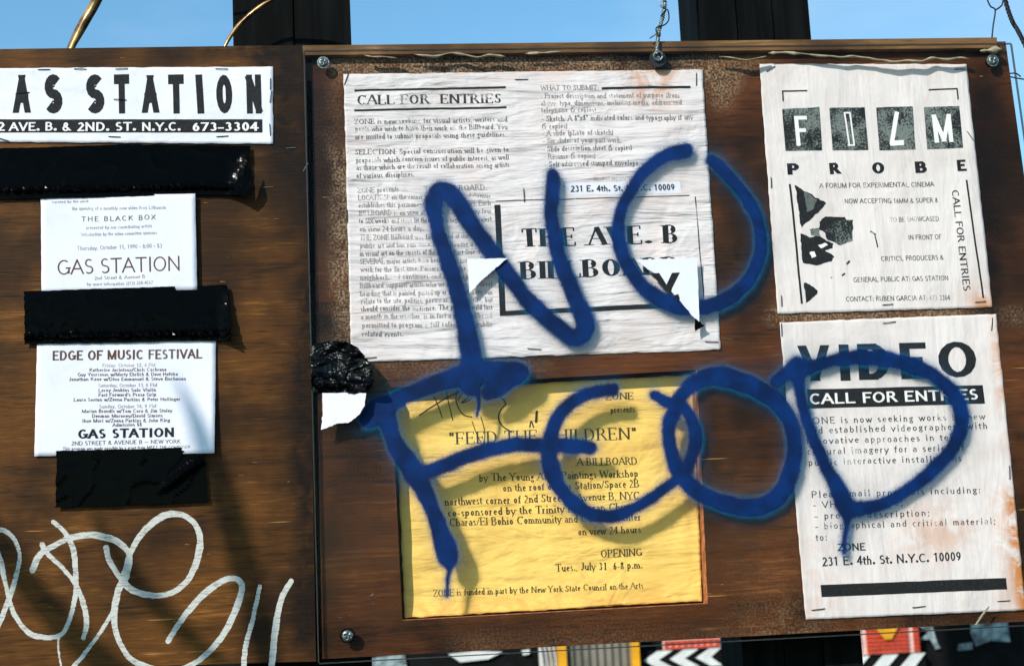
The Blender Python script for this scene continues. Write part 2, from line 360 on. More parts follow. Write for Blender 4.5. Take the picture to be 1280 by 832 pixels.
# raw light edges where the cut-out was sawn
b = MB()
for a, c in (((885, 754), (871, 462)), ((503, 775), (885, 754))):
    p0, p1 = P(*a), P(*c); dy = np.array((0, .0215, 0)); e = np.array((-.0006, 0, 0)) if a[0] == 885 else np.array((0, 0, .0006))
    b.hexa([p0 + e + (0, .0004, 0), p1 + e + (0, .0004, 0), p1 + e + dy, p0 + e + dy, p0 + e * .05 + (0, .0004, 0), p1 + e * .05 + (0, .0004, 0), p1 + e * .05 + dy, p0 + e * .05 + dy])
b.build('sawn_edge', M['cut'], RB)

# ------------------------------------------------------------------ lettering
# own stroke alphabet (roman with serifs, or geometric monoline): each stroke is
# ('l', x0,y0,x1,y1, serif flags) or ('a', cx,cy,rx,ry,deg0,deg1)
G = {
 'A': (.72, 'l0,0,.34,1,s l.34,1,.68,0,e l.13,.36,.56,.36,'), 'B': (.64, 'l.1,0,.1,1,b l.1,1,.32,1, a.32,.76,.2,.24,90,-90 l.1,.52,.34,.52, a.34,.26,.24,.26,90,-90 l.1,0,.34,0,'),
 'C': (.7, 'a.38,.5,.34,.5,48,312 l.62,.97,.62,.74,'), 'D': (.74, 'l.1,0,.1,1,b l.1,1,.32,1, a.32,.5,.34,.5,90,-90 l.1,0,.32,0,'),
 'E': (.62, 'l.1,0,.1,1,b l.1,1,.52,1, l.1,.52,.42,.52, l.1,0,.55,0, l.52,1,.52,.82, l.55,0,.55,.2, l.42,.62,.42,.42,'), 'F': (.58, 'l.1,0,.1,1,b l.1,1,.52,1, l.1,.52,.42,.52, l.52,1,.52,.82, l.42,.62,.42,.42,'),
 'G': (.76, 'a.38,.5,.34,.5,48,330 l.66,.44,.66,.08, l.52,.44,.72,.44, l.62,.97,.62,.76,'), 'H': (.76, 'l.1,0,.1,1,b l.64,0,.64,1,b l.1,.52,.64,.52,'), 'I': (.3, 'l.14,0,.14,1,b'),
 'J': (.42, 'l.28,.2,.28,1,e a.14,.2,.14,.2,0,-170'), 'K': (.72, 'l.1,0,.1,1,b l.12,.44,.58,1,e l.26,.58,.64,0,e'), 'L': (.6, 'l.1,0,.1,1,b l.1,0,.54,0, l.54,0,.54,.24,'),
 'M': (.92, 'l.1,0,.1,1,s l.1,1,.45,.02, l.45,.02,.8,1, l.8,1,.8,0,e'), 'N': (.78, 'l.1,0,.1,1,s l.1,1,.66,.0, l.66,0,.66,1,e'), 'O': (.78, 'a.38,.5,.34,.5,0,360'),
 'P': (.6, 'l.1,0,.1,1,b l.1,1,.32,1, a.32,.74,.22,.26,90,-90 l.1,.48,.32,.48,'), 'Q': (.78, 'a.38,.5,.34,.5,0,360 l.42,.2,.7,-.1,'), 'R': (.68, 'l.1,0,.1,1,b l.1,1,.32,1, a.32,.76,.2,.24,90,-90 l.1,.52,.32,.52, l.32,.52,.62,0,e'),
 'S': (.56, 'a.27,.75,.2,.25,40,270 a.27,.25,.22,.25,90,-140 l.44,.95,.44,.76, l.07,.06,.07,.27,'), 'T': (.66, 'l.32,0,.32,1,s l.04,1,.6,1, l.04,1,.04,.8, l.6,1,.6,.8,'), 'U': (.74, 'l.1,1,.1,.3,s a.37,.3,.27,.3,180,360 l.64,.3,.64,1,e'),
 'V': (.7, 'l.02,1,.34,0,s l.34,0,.66,1,e'), 'W': (.96, 'l.02,1,.26,0,s l.26,0,.48,.95, l.48,.95,.7,0, l.7,0,.93,1,e'), 'X': (.7, 'l.04,1,.64,0,b l.04,0,.64,1,b'), 'Y': (.68, 'l.02,1,.33,.45,s l.33,.45,.64,1,e l.33,0,.33,.45,s'),
 'Z': (.62, 'l.06,1,.56,1, l.56,1,.04,0, l.04,0,.56,0, l.56,0,.56,.2, l.06,1,.06,.8,'),
 'a': (.46, 'a.2,.47,.15,.18,150,0 l.35,.47,.35,.05,e a.2,.2,.16,.19,70,300'), 'b': (.5, 'l.1,0,.1,1,e a.25,.32,.17,.32,150,-150'), 'c': (.44, 'a.25,.32,.19,.32,50,310'), 'd': (.5, 'l.38,0,.38,1,b a.22,.32,.17,.32,30,330'),
 'e': (.46, 'l.07,.36,.4,.36, a.24,.32,.18,.32,10,320'), 'f': (.32, 'l.14,0,.14,.78,s a.26,.78,.12,.2,180,60 l.02,.62,.3,.62,'), 'g': (.46, 'a.2,.42,.15,.2,0,360 a.22,-.1,.18,.17,0,360 l.3,.56,.42,.64,'), 'h': (.52, 'l.1,0,.1,1,b a.25,.42,.15,.2,150,0 l.4,.42,.4,0,e'),
 'i': (.26, 'l.12,0,.12,.62,b l.12,.86,.12,.96,'), 'j': (.26, 'l.14,0,.14,.62,e a.04,-.02,.1,.18,0,-120 l.14,.86,.14,.96,'), 'k': (.5, 'l.1,0,.1,1,b l.12,.26,.38,.62,e l.2,.38,.44,0,e'), 'l': (.26, 'l.12,0,.12,1,b'),
 'm': (.76, 'l.1,0,.1,.62,b a.23,.42,.13,.2,150,0 l.36,.42,.36,0,e a.49,.42,.13,.2,150,0 l.62,.42,.62,0,e'), 'n': (.52, 'l.1,0,.1,.62,b a.25,.42,.15,.2,150,0 l.4,.42,.4,0,e'), 'o': (.5, 'a.24,.32,.18,.32,0,360'),
 'p': (.5, 'l.1,-.28,.1,.62,b a.25,.32,.17,.32,150,-150'), 'q': (.5, 'l.38,-.28,.38,.62,s a.22,.32,.17,.32,30,330'), 'r': (.36, 'l.1,0,.1,.62,b a.22,.44,.12,.18,160,50'), 's': (.38, 'a.18,.47,.13,.16,40,270 a.18,.16,.14,.16,90,-140'),
 't': (.3, 'l.13,.14,.13,.84, a.22,.14,.09,.14,180,310 l.02,.62,.27,.62,'), 'u': (.52, 'l.1,.62,.1,.2,s a.25,.2,.15,.2,180,360 l.4,.62,.4,0,b'), 'v': (.48, 'l.02,.62,.23,0,s l.23,0,.44,.62,e'), 'w': (.7, 'l.02,.62,.2,0,s l.2,0,.35,.6, l.35,.6,.5,0, l.5,0,.67,.62,e'),
 'x': (.48, 'l.03,.62,.43,0,b l.03,0,.43,.62,b'), 'y': (.48, 'l.02,.62,.24,.0,s l.45,.62,.12,-.28,s'), 'z': (.44, 'l.05,.62,.38,.62, l.38,.62,.03,0, l.03,0,.4,0,'),
 '0': (.5, 'a.24,.5,.19,.5,0,360'), '1': (.5, 'l.26,0,.26,1,s l.26,1,.12,.86,'), '2': (.5, 'a.23,.74,.18,.26,160,-20 l.41,.66,.04,0, l.04,0,.44,0,'), '3': (.5, 'a.22,.76,.16,.24,150,-80 a.22,.27,.19,.27,80,-150'), '4': (.5, 'l.34,0,.34,1,s l.34,1,.03,.3, l.03,.3,.47,.3,'),
 ';': (.24, 'l.12,.08,.06,-.14, l.1,.5,.1,.6,'), '5': (.5, 'l.12,1,.42,1, l.12,1,.08,.54, a.2,.3,.21,.3,120,-150'), '7': (.5, 'l.05,1,.44,1, l.44,1,.16,0,'), '9': (.5, 'a.24,.7,.18,.3,0,360 a.06,.68,.36,.68,0,-70'), '$': (.5, 'a.23,.73,.17,.22,40,270 a.23,.29,.18,.22,90,-140 l.23,-.08,.23,1.08,'), '\u2022': (.3, 'a.14,.4,.09,.1,0,360'), '\u2014': (.8, 'l.05,.36,.75,.36,'),
 '6': (.5, 'a.24,.3,.18,.3,0,360 a.42,.32,.36,.68,180,110'), '8': (.5, 'a.24,.76,.15,.24,0,360 a.24,.26,.19,.26,0,360'), '.': (.26, 'a.12,.085,.085,.085,0,360'), ',': (.24, 'l.12,.08,.06,-.14,'), '-': (.34, 'l.04,.32,.28,.32,'), '/': (.36, 'l.0,-.1,.32,1,'), '"': (.36, 'l.1,1,.1,.7, l.24,1,.24,.7,'), '&': (.76, 'a.3,.76,.15,.22,0,360 a.28,.25,.24,.27,100,380 l.2,.6,.66,0,e'), "'": (.2, 'l.08,1,.08,.72,'), ' ': (.3, ''), '(': (.3, 'a.3,.4,.2,.6,110,250'), ')': (.3, 'a.0,.4,.2,.6,70,-70'), ':': (.24, 'l.1,0,.1,.1, l.1,.5,.1,.6,'),
}
_gc = {}
def glyph(ch, vw, hw, serif):
    k = (ch, vw, hw, serif)
    if k in _gc: return _gc[k]
    adv, spec = G.get(ch, G['o']); polys = []; adv += 0 if serif else max(0, vw - .1) * .5
    def thick(dx, dy):
        L = math.hypot(dx, dy) or 1; dx /= L; dy /= L
        if dx * dy > 0.12: return hw + (vw - hw) * .15
        return hw + (vw - hw) * abs(dy)
    for st in spec.split():
        v = st[1:].split(',')
        if st[0] == 'l':
            x0, y0, x1, y1 = map(float, v[:4]); fl = v[4]
            if not serif:
                if not fl and abs(x1 - x0) < .02 and abs(y1 - y0) < .25 and ch in 'CEFGLSTZBz2': continue
                y0 = hw / 2 + y0 * (1 - hw); y1 = hw / 2 + y1 * (1 - hw); L = math.hypot(x1 - x0, y1 - y0) or 1; dx, dy = (x1 - x0) / L, (y1 - y0) / L
                vert = abs(dy); t = (hw + (vw - hw) * vert) / 2; ex = (hw / 2) * vert + (vw / 2) * abs(dx) * (1 - vert) * (1 if abs(dy) < .1 else 0)
                x0 -= dx * ex; y0 -= dy * ex; x1 += dx * ex; y1 += dy * ex
                if .1 < abs(dx) and vert > .1: nx, ny, = t / max(vert, .35), 0.0; y0 = y0; nx = -nx
                else: nx, ny = -dy * t, dx * t
                polys.append(([(x0 + nx, y0 + ny), (x0 - nx, y0 - ny), (x1 - nx, y1 - ny), (x1 + nx, y1 + ny)], [(0, 1, 2, 3)])); continue
            t = thick(x1 - x0, y1 - y0) / 2
            if x1 == x0: t = vw / 2
            if abs(x1 - x0) < .02 and abs(y1 - y0) < .3 and not fl: t = hw * .62 if serif and ch not in '.:"\'ij' else t
            L = math.hypot(x1 - x0, y1 - y0) or 1; nx, ny = -(y1 - y0) / L * t, (x1 - x0) / L * t
            polys.append(([(x0 + nx, y0 + ny), (x0 - nx, y0 - ny), (x1 - nx, y1 - ny), (x1 + nx, y1 + ny)], [(0, 1, 2, 3)]))
            if serif:
                sw = vw * .5 + .085; sh = hw * .8
                for f, (x, y) in (('s', (x0, y0)), ('e', (x1, y1))):
                    if f in fl or 'b' in fl:
                        yy = y if y > .05 and y < 5 else y
                        a, b_ = (yy, yy + sh) if y <= .02 else (yy - sh, yy)
                        w_ = sw * (.7 if y > .02 and ch in 'bdhkliu' else 1)
                        polys.append(([(x - w_, a), (x + w_, a), (x + w_, b_), (x - w_, b_)], [(0, 1, 2, 3)]))
        else:
            cx, cy, rx, ry, a0, a1 = map(float, v)
            if not serif: cy = hw / 2 + cy * (1 - hw); ry = ry * (1 - hw) + hw / 2; rx = rx + vw * .32
            n = max(5, int(abs(a1 - a0) / 24)); pts = []
            for i in range(n + 1):
                a = math.radians(a0 + (a1 - a0) * i / n); tx, ty = -rx * math.sin(a), ry * math.cos(a)
                L = math.hypot(tx, ty) or 1; w_ = (hw + (vw - hw) * (abs(ty) / L) ** 1.3) / 2
                x, y = cx + rx * math.cos(a), cy + ry * math.sin(a)
                inn = 1 - .0; nx, ny = ty / L, -tx / L
                s_ = 1 if (nx * (x - cx) + ny * (y - cy)) > 0 else -1
                nx *= s_; ny *= s_
                pts += [(x, y), (x - nx * 2 * w_, y - ny * 2 * w_)]
            polys.append((pts, [(2*i, 2*i+1, 2*i+3, 2*i+2) for i in range(n)]))
    _gc[k] = (adv, polys); return _gc[k]
def stroke_text(s, vw=.13, hw=.05, serif=True, track=0.0):
    V = []; Fc = []; Z = []; x = 0; q = 0
    for ch in s:
        adv, polys = glyph(ch, vw, hw, serif)
        for pts, fs in polys:
            n = len(V); V += [(x + a, b_) for a, b_ in pts]; Fc += [[i + n for i in f] for f in fs]; Z += [(q % 6)] * len(pts); q += 1
        x += adv + track
    return np.array(V), Fc, np.array(Z, float)
class Sheet:
    """A sheet of paper: pixel quad, distance off the board, gentle buckling; prints ride on its surface."""
    def __init__(s, off, amp=.0004, wave=(90, 90), seed=1, quad=None, curl=None, tilt=0.0):
        s.off, s.amp, s.wave, s.seed, s.quad, s.curl = off, amp, wave, seed, quad, curl
    def h(s, X, Y):
        r = s.off + s.amp * vnoise(np.asarray(X, float) / s.wave[0], np.asarray(Y, float) / s.wave[1], 1, s.seed, 2)
        if s.curl is not None: r = r + s.curl(np.asarray(X, float), np.asarray(Y, float))
        return r
    def warp(s, X, Y, a):
        return X + a * vnoise(X, Y, 26, s.seed + 3, 2), Y + a * vnoise(X, Y, 22, s.seed + 5, 2)
def sheet_obj(name, sh, mat, parent, nx=60, ny=50, ragged=1.0, cut=None, rustf=None):
    (x0, y0), (x1, y1), (x2, y2), (x3, y3) = sh.quad
    u, v = np.meshgrid(np.linspace(0, 1, nx), np.linspace(0, 1, ny))
    X = (x0*(1-u)+x1*u)*(1-v)+(x3*(1-u)+x2*u)*v; Y = (y0*(1-u)+y1*u)*(1-v)+(y3*(1-u)+y2*u)*v
    e = np.minimum(np.minimum(u, 1 - u) * nx, np.minimum(v, 1 - v) * ny); k = np.clip(1 - e / 1.0, 0, 1) * ragged
    X = X + k * vnoise(X, Y, 9, sh.seed, 2) * .7; Y = Y + k * vnoise(X, Y, 9, sh.seed + 2, 2) * .7
    H = sh.h(X, Y); V = PA(X, Y, H).reshape(-1, 3)
    keep = None if cut is None else cut(X[:-1, :-1], Y[:-1, :-1])
    # a thin underside gives the sheet a real edge
    fc = grid_faces(nx, ny, keep)
    rust = rustf(X, Y) if rustf else X * 0
    o = mk(name, V, fc, mat, parent, smooth=True, attrs={'rust': np.clip(rust, 0, 1)})
    md = o.modifiers.new('thickness', 'SOLIDIFY'); md.thickness = .00022; md.offset = -1 if False else 1
    return o
EPS = .00045
def place2d(sh, V, Z, p0, p1, height, asc=1.0, warp=.0, align='fit', width=None):
    """Lay 2-D shapes (x right, y up, cap height = asc) along the pixel baseline p0->p1; width fitted."""
    a, b_ = P(*p0, sh.off), P(*p1, sh.off)
    ex = (b_ - a)[[0, 2]]; L = np.linalg.norm(ex); ex = ex / L; ey = np.array((-ex[1], ex[0]))
    w0, w1 = V[:, 0].min(), V[:, 0].max(); sx = L / (w1 - w0); sy = height * M_PX / asc
    Q = a[[0, 2]] + np.outer((V[:, 0] - w0) * sx, ex) + np.outer(V[:, 1] * sy, ey)
    return Q
def to_px(Q, off):
    d = np.stack([Q[:, 0] - CAM[0], np.full(len(Q), DIST - off), Q[:, 1] - CAM[2]], -1)
    c = d @ np.stack([AX, AY, AZ]); return CX + F * c[:, 0] / c[:, 2], CY + F * c[:, 1] / c[:, 2]
def put_shape(name, sh, Q, Fc, Z, mat, parent, warp=.5, lift=EPS, label=None):
    X, Y = to_px(Q, sh.off); H = sh.h(X, Y) + lift + Z * .00003
    X, Y = sh.warp(X, Y, warp)
    return mk(name, PA(X, Y, H), Fc, mat, parent, label=label)
def sans(sh, s, p0, p1, cap, mat, parent, bold=0.0, track=1.0, name='text_line', warp=.5, lift=EPS):
    vw = .115 + bold * 2.6; V, Fc, Z = stroke_text(s, vw, vw * (.86 if bold < .03 else .66), False, .05 + (track - 1) * .5 + bold * .6)
    Q = place2d(sh, V, Z, p0, p1, cap)
    return put_shape(name, sh, Q, Fc, Z, mat, parent, warp, lift)
def roman(sh, s, p0, p1, cap, mat, parent, vw=.15, hw=.05, track=.04, serif=True, name='text_line', warp=.5, lift=EPS):
    V, Fc, Z = stroke_text(s, vw, hw, serif, track); Q = place2d(sh, V, Z, p0, p1, cap)
    return put_shape(name, sh, Q, Fc, Z, mat, parent, warp, lift)
def bar(sh, p0, p1, w, mat, parent, name='rule', warp=.5, lift=EPS, n=None):
    """ruled line of pixel thickness w"""
    p0 = np.array(p0, float); p1 = np.array(p1, float); L = np.linalg.norm(p1 - p0); n = n or max(2, int(L / 5)); k = max(1, int(w / 5))
    nv = np.array((-(p1 - p0)[1], (p1 - p0)[0])) / L
    t_, q = np.meshgrid(np.linspace(0, 1, n + 1), np.linspace(-.5, .5, k + 1))
    X = p0[0] + (p1 - p0)[0] * t_ + nv[0] * q * w; Y = p0[1] + (p1 - p0)[1] * t_ + nv[1] * q * w
    H = sh.h(X, Y) + lift; X, Y = sh.warp(X, Y, warp)
    return mk(name, PA(X, Y, H).reshape(-1, 3), [f[::-1] for f in grid_faces(n + 1, k + 1)][:], mat, parent)
def polyp(sh, pts, mat, parent, name='printed_shape', lift=EPS, warp=.3):
    p = np.array(pts, float)
    if name == 'photo_fragment':      # torn, blotchy outline of a photocopied picture
        q_ = []
        for i in range(len(p)):
            a_, c_ = p[i], p[(i + 1) % len(p)]; k_ = max(2, int(np.hypot(*(c_ - a_)) / 2.2)); nv_ = np.array((-(c_ - a_)[1], (c_ - a_)[0])) / (np.hypot(*(c_ - a_)) + 1e-6)
            for t__ in range(k_): m_ = a_ + (c_ - a_) * t__ / k_; q_.append(m_ + nv_ * float(vnoise(m_[0], m_[1], 4.5, 3, 2)) * 1.5)
        p = np.array(q_)
    H = sh.h(p[:, 0], p[:, 1]) + lift; X, Y = sh.warp(p[:, 0], p[:, 1], warp)
    o = mk(name, PA(X, Y, H), [tuple(range(len(p)))], mat, parent); return o
def quadp(sh, q, mat, parent, name, lift=EPS, n=8, warp=.4):
    u, v = np.meshgrid(np.linspace(0, 1, n), np.linspace(0, 1, n)); (x0, y0), (x1, y1), (x2, y2), (x3, y3) = q
    X = (x0*(1-u)+x1*u)*(1-v)+(x3*(1-u)+x2*u)*v; Y = (y0*(1-u)+y1*u)*(1-v)+(y3*(1-u)+y2*u)*v
    H = sh.h(X, Y) + lift; X, Y = sh.warp(X, Y, warp)
    return mk(name, PA(X, Y, H).reshape(-1, 3), grid_faces(n, n), mat, parent)
def ribbon(sh, pts, w, mat, parent, name='pen_stroke', lift=EPS * 1.3):
    p = catmull(pts, 5); d = np.gradient(p, axis=0); L = np.linalg.norm(d, axis=1, keepdims=True) + 1e-9; nv = np.stack([-d[:, 1], d[:, 0]], 1) / L
    a, b_ = p + nv * w / 2, p - nv * w / 2; n = len(p); X = np.r_[a[:, 0], b_[:, 0]]; Y = np.r_[a[:, 1], b_[:, 1]]
    return mk(name, PA(X, Y, sh.h(X, Y) + lift), [(i, i + 1, i + 1 + n, i + n) for i in range(n - 1)], mat, parent)
_stm = {}
def staple(x, y, ang, parent, off=.0012, L=17, mat='staple'):
    """wire staple: rounded crown with two short legs going into the wood; ang in degrees, 0 = level"""
    c = P(x, y, off); a = math.radians(ang); e = np.array((math.cos(a), 0, math.sin(a))); l = L * M_PX / 2; r = .00045
    pts = [c - e * l + (0, .004, 0), c - e * l + (0, .0003, 0), c - e * l * .9 + (0, -.0001, 0), c + (0, -.0003, 0), c + e * l * .9 + (0, -.0001, 0), c + e * l + (0, .0003, 0), c + e * l + (0, .004, 0)]
    b = MB(); b.tube(pts, r, 5); return b.build('staple', M[mat], parent)

# ---- banner
def at_thing(name, label, cat, px, py, off=0.0, group=None): return thing(name, label, cat, tuple(P(px, py, off)), group)
sg = Sheet(.0012, .0005, (70, 60), 11, [(-86, 86), (341, 83.5), (341.5, 180), (-86, 177)])
T = at_thing('paper_banner', 'long white paper banner reading GAS STATION in tall black letters, stapled to left board', 'banner', 130, 180)
sheet_obj('sheet', sg, M['paper_s'], T, 90, 26)
for ch, x0, x1, bw in (('G', -30, -6, .1), ('A', 15.7, 38.7, .1), ('S', 56, 78, .1), ('S', 108, 130.5, .1), ('T', 143, 162, .1), ('A', 177, 199.5, .1), ('T', 211, 230.5, .1), ('I', 247, 255.5, .1), ('O', 271, 291, .1), ('N', 307, 329, .1)):
    sans(sg, ch, (x0, 142.3), (x1, 141.8), 52, M['ink'], T, bw, name='letter', warp=.2)
bar(sg, (-80, 157.5), (328, 157.5), 16.5, M['ink'], T, 'address_bar', .2)
for s_, x0, x1 in (('292', -23, 6.5), ('AVE. B.', 10.5, 71), ('&', 78, 89.5), ('2ND. ST.', 96, 170), ('N.Y.C.', 177, 226), ('673-3304', 241, 323.5)):
    sans(sg, s_, (x0, 164), (x1, 163.6), 11.5, M['ink_white'], T, .022, lift=EPS * 2, name='address_text', warp=.2)
for a in ((55, 87, 0), (100, 86.3, -2), (152, 86, 2), (277, 86, -3), (29, 116, 3), (150, 124.5, -4), (338, 105, 88), (338.5, 121, 80), (337.5, 162, 92), (143, 171, -4), (278, 170.5, 3), (3, 174, -20)):
    staple(a[0], a[1], a[2], T, .0022, 15)

# ---- small card
def curl_r(x_at, rate, y_at=None, ry=0.0):
    return lambda X, Y: np.clip(X - x_at, 0, None) ** 2 * rate + (np.clip(Y - y_at, 0, None) ** 2 * ry if y_at is not None else 0)
s1 = Sheet(.0022, .0004, (80, 70), 21, [(51, 246), (244, 242), (246.5, 362), (52, 366)], curl_r(60, .0000001))
T = at_thing('flyer', 'small white flyer with thin lettering GAS STATION held by black tape above and below', 'flyer', 150, 362)
sheet_obj('sheet', s1, M['paper_w'], T, 30, 20, .5)
sans(s1, 'curated by the yard', (65, 254), (110, 253), 3.6, M['ink_pale'], T)
sans(s1, 'the opening of a monthly new video from Lithuania', (90, 263), (207, 261), 4.6, M['ink_pale'], T)
sans(s1, 'THE BLACK BOX', (102, 277), (195, 274.5), 6.4, M['ink_brown'], T, 0, 1.4)
sans(s1, 'presented by our contributing artists', (108, 286.5), (190, 284.5), 4.2, M['ink_pale'], T)
sans(s1, 'introduction by the video committee sponsors', (102, 295), (196, 293), 4.4, M['ink_pale'], T)
sans(s1, 'Thursday, October 11, 1990 \u2022 8:00 \u2022 $3', (96, 313), (202, 309.5), 5.4, M['ink_pale'], T)
roman(s1, 'GAS STATION', (72, 343.5), (225, 338), 19, M['ink_brown'], T, .085, .085, .03, False, 'heading', .2)
sans(s1, '2nd Street & Avenue B', (118, 349.5), (181, 347.2), 4.6, M['ink_pale'], T)
sans(s1, 'for more information (212) 228-4587', (108, 357.5), (191, 355), 4.4, M['ink_pale'], T)

# ---- festival card
s2 = Sheet(.0024, .0004, (90, 90), 31, [(46.5, 424), (270, 420), (268, 566), (43, 570)], lambda X, Y: np.clip((Y - 440) / 130, 0, 1) ** 1.5 * np.clip((X - 150) / 120, 0, 1) ** 2 * .006)
T = at_thing('flyer', 'white flyer headed EDGE OF MUSIC FESTIVAL, lowest paper on the left board', 'flyer', 156, 568)
sheet_obj('sheet', s2, M['paper_w'], T, 36, 24, .5)
sans(s2, 'EDGE OF MUSIC FESTIVAL', (65.6, 450.3), (253, 447.7), 12, M['ink_brown'], T, .035, name='heading', warp=.2)
for s_, x0, x1, y in (('Friday, October 12, 8 PM', 128, 194, 458.6), ('Katherine Jacintaux/Chris Cochrane', 111.6, 208, 464.3), ('Guy Yourcenas w/Marty Ehrlich & Dave Hofstra', 97, 222, 470), ('Jonathan Kane w/Dina Emmanuel & Steve Buchanan', 86, 232, 475.8),
    ('Saturday, October 13, 8 PM', 123, 196, 483.6), ('Leroy Jenkins Solo Violin', 123, 194.6, 489.6), ("Fast Forward's Prose Grip", 123, 195, 495.4), ('Laura Seaton w/Zeena Parkins & Peter Hollinger', 92, 225, 501.4),
    ('Sunday, October 14, 8 PM', 124, 195, 510), ('Marion Brandis w/Tom Cora & Jim Staley', 102, 215.5, 515.8), ('Denman Maroney/David Simons', 115, 203, 521.8), ('Ikue Mori w/Zeena Parkins & John King', 103, 213, 527.8), ('Admission $8', 140, 177, 533)):
    sans(s2, s_, (x0, y), (x1, y - .8), 4.4, M['ink_pale'] if 'October' in s_ else M['ink_brown'], T, 0 if 'October' in s_ else .012, warp=.2)
sans(s2, 'GAS STATION', (97.4, 548), (218, 545.6), 11.5, M['ink'], T, .045, name='heading', warp=.2)
sans(s2, '2ND STREET & AVENUE B \u2014 NEW YORK', (89, 556), (226, 553.6), 4.9, M['ink_brown'], T)
sans(s2, 'This program was made possible by a grant from MEET THE COMPOSER', (78, 562), (238, 559.8), 3.6, M['ink_brown'], T)

# ---- call for entries sheet
CQ = [(429.5, 93), (878, 87), (901, 437), (439, 453)]
s3 = Sheet(.0016, .0007, (110, 34), 41, CQ, lambda X, Y: np.clip(446 - X, 0, 40) ** 2 * .000003)
T = at_thing('poster', 'large wrinkled white CALL FOR ENTRIES poster, framed THE AVE. B BILLBOARD at its lower right', 'poster', 670, 446)
def rust3(X, Y): return box_f(X, Y, 795, 838, 80, 128, 9) * 1.0 + box_f(X, Y, 560, 900, 60, 94, 3) * .25 + .03 + .15 * np.clip(vnoise(X, Y, 60, 3), 0, 1)
sheet_obj('sheet', s3, M['paper_h'], T, 150, 120, 1.2, None, rust3)
Bk, Wn, Fd = M['ink'], M['ink_worn'], M['ink_faded']
bar(s3, (443, 113.2), (632, 109.2), 2.6, Bk, T); bar(s3, (443, 138), (633, 134.3), 2.6, Bk, T); bar(s3, (752, 110.5), (863, 108.6), 3, Bk, T)
roman(s3, 'CALL FOR  ENTRIES', (447, 130.8), (626, 128.5), 12.5, Wn, T, .17, .06, .06, name='heading')
roman(s3, 'WHAT TO SUBMIT:', (675, 113), (748, 112), 6.6, Fd, T, .16, .08)
L1 = [('ZONE is now seeking for visual artists, writers and', 443.5, 635, 155.5, 152), ('poets who wish to have their work on the Billboard. You', 443.5, 635, 164.5, 161.5), ('are invited to submit proposals using these guidelines.', 443.5, 633, 174, 171),
      ('SELECTION: Special consideration will be given to', 444, 636, 193, 190), ('proposals which concern issues of public interest, as well', 445, 637, 203, 199.5), ('as those which are the result of collaboration among artists', 446, 637, 212, 208.5), ('of various disciplines.', 446, 518, 222, 221)]
for s_, x0, x1, ya, yb in L1: roman(s3, s_, (x0, ya), (x1, yb), 6.8, M['ink_body'], T, .14, .075, .02, warp=1.0)
L2 = [('ZONE presents', 447, 498, 240.5), ('LOCATION: on the corner of East 2nd St. and Avenue', 447, 613, 250), ('establishes this permanent outdoor site for art. Each', 448, 614, 259.5), ('BILLBOARD is on view at the Gas Station every four', 448, 614, 269.5), ('to SIX weeks and stays lit through the night. The project', 448, 614, 279.5),
      ('on view 24 hours a day.', 449, 530, 289.5), ('THE ZONE Billboard was first started at the idea of a', 449, 614, 300), ('public art and has run since 1985, showing a diverse', 449, 615, 310), ('in visual art on the streets of the Lower East Side, for all', 449, 615, 320), ('SEVERAL major artists have been shown here, and also', 450, 615, 330), ('work for the first time. Passers by see the new work', 450, 616, 340), ('neighborhood continues and the work changes', 450, 616, 350),
      ('Billboard supports artists who wish to use the street', 450, 616, 360), ('hoarding that is painted, pasted up or built out. They can', 450, 616, 370), ('relate to the site, politics, poetry or anything else, but', 451, 616, 379.5), ('should consider the audience. The piece should last', 451, 616, 389), ('a month in the weather, is in fact a public billboard', 451, 616, 399), ('permitted to program a full calendar of public', 452, 616, 410), ('related events.', 452, 505, 421)]
for s_, x0, x1, y in L2: roman(s3, s_, (x0, y), (x1, y - (x1 - x0) * .016), 6.8, Fd if len(s_) % 3 else M['ink_body'], T, .14, .08, .02, warp=1.1)
roman(s3, 'THE BILLBOARD.', (530, 239.5), (609, 237.5), 7.4, Fd, T, .15, .08)
L3 = [('\u2022 Project description and statement of purpose (from', 676, 850, 123.5), ('above: type, dimensions, including media, address and', 676, 853, 132.5), ('telephone (5 copies)', 676, 745, 141), ("\u2022 Sketch. A 8\"x8\" indicated colors and typography if any", 677, 867, 151.5), ('(5 copies)', 677, 709, 160.5), ('\u2022 A slide (photo of sketch)', 678, 766, 169.5), ('\u2022 Six slides of your past work.', 679, 777, 179), ('\u2022 Slide description sheet (5 copies)', 679, 790, 189), ('\u2022 Resume (5 copies)', 680, 744, 198.5), ('\u2022 Self addressed stamped envelope', 681, 798, 208)]
for s_, x0, x1, y in L3:
    s_ = s_.replace('\u2022', '-'); roman(s3, s_, (x0, y), (x1, y - (x1 - x0) * .012), 7.2, M['ink_body'] if ('Sketch' in s_ or 'Slide' in s_ or 'Self' in s_) else Fd, T, .14, .08, .02, warp=1.0)
roman(s3, 'PROJECT PRESENTED TO', (742, 226), (800, 225), 5, Fd, T, .12, .08)
quadp(s3, [(706, 228.5), (850, 227), (851, 241.5), (707, 243.5)], M['paper_w'], T, 'pasted_address_slip', .0003, 8)
sans(s3, '231 E. 4th. St. N.Y.C. 10009', (713, 239.8), (843, 237.4), 8.2, Bk, T, .01, lift=EPS * 1.8)
bar(s3, (619.5, 251.5), (862, 244.5), 1.2, Wn, T, 'frame_line'); bar(s3, (869, 246), (880, 372), 1.4, Wn, T, 'frame_line')
bar(s3, (621.5, 256), (629, 394), 7.5, Bk, T, 'frame_bar'); bar(s3, (625, 391.5), (862, 380.6), 5.8, Bk, T, 'frame_bar', lift=EPS * 1.5)
roman(s3, 'THE AVE. B', (653, 308.5), (847, 303), 23.5, Bk, T, .24, .05, .10, name='heading')
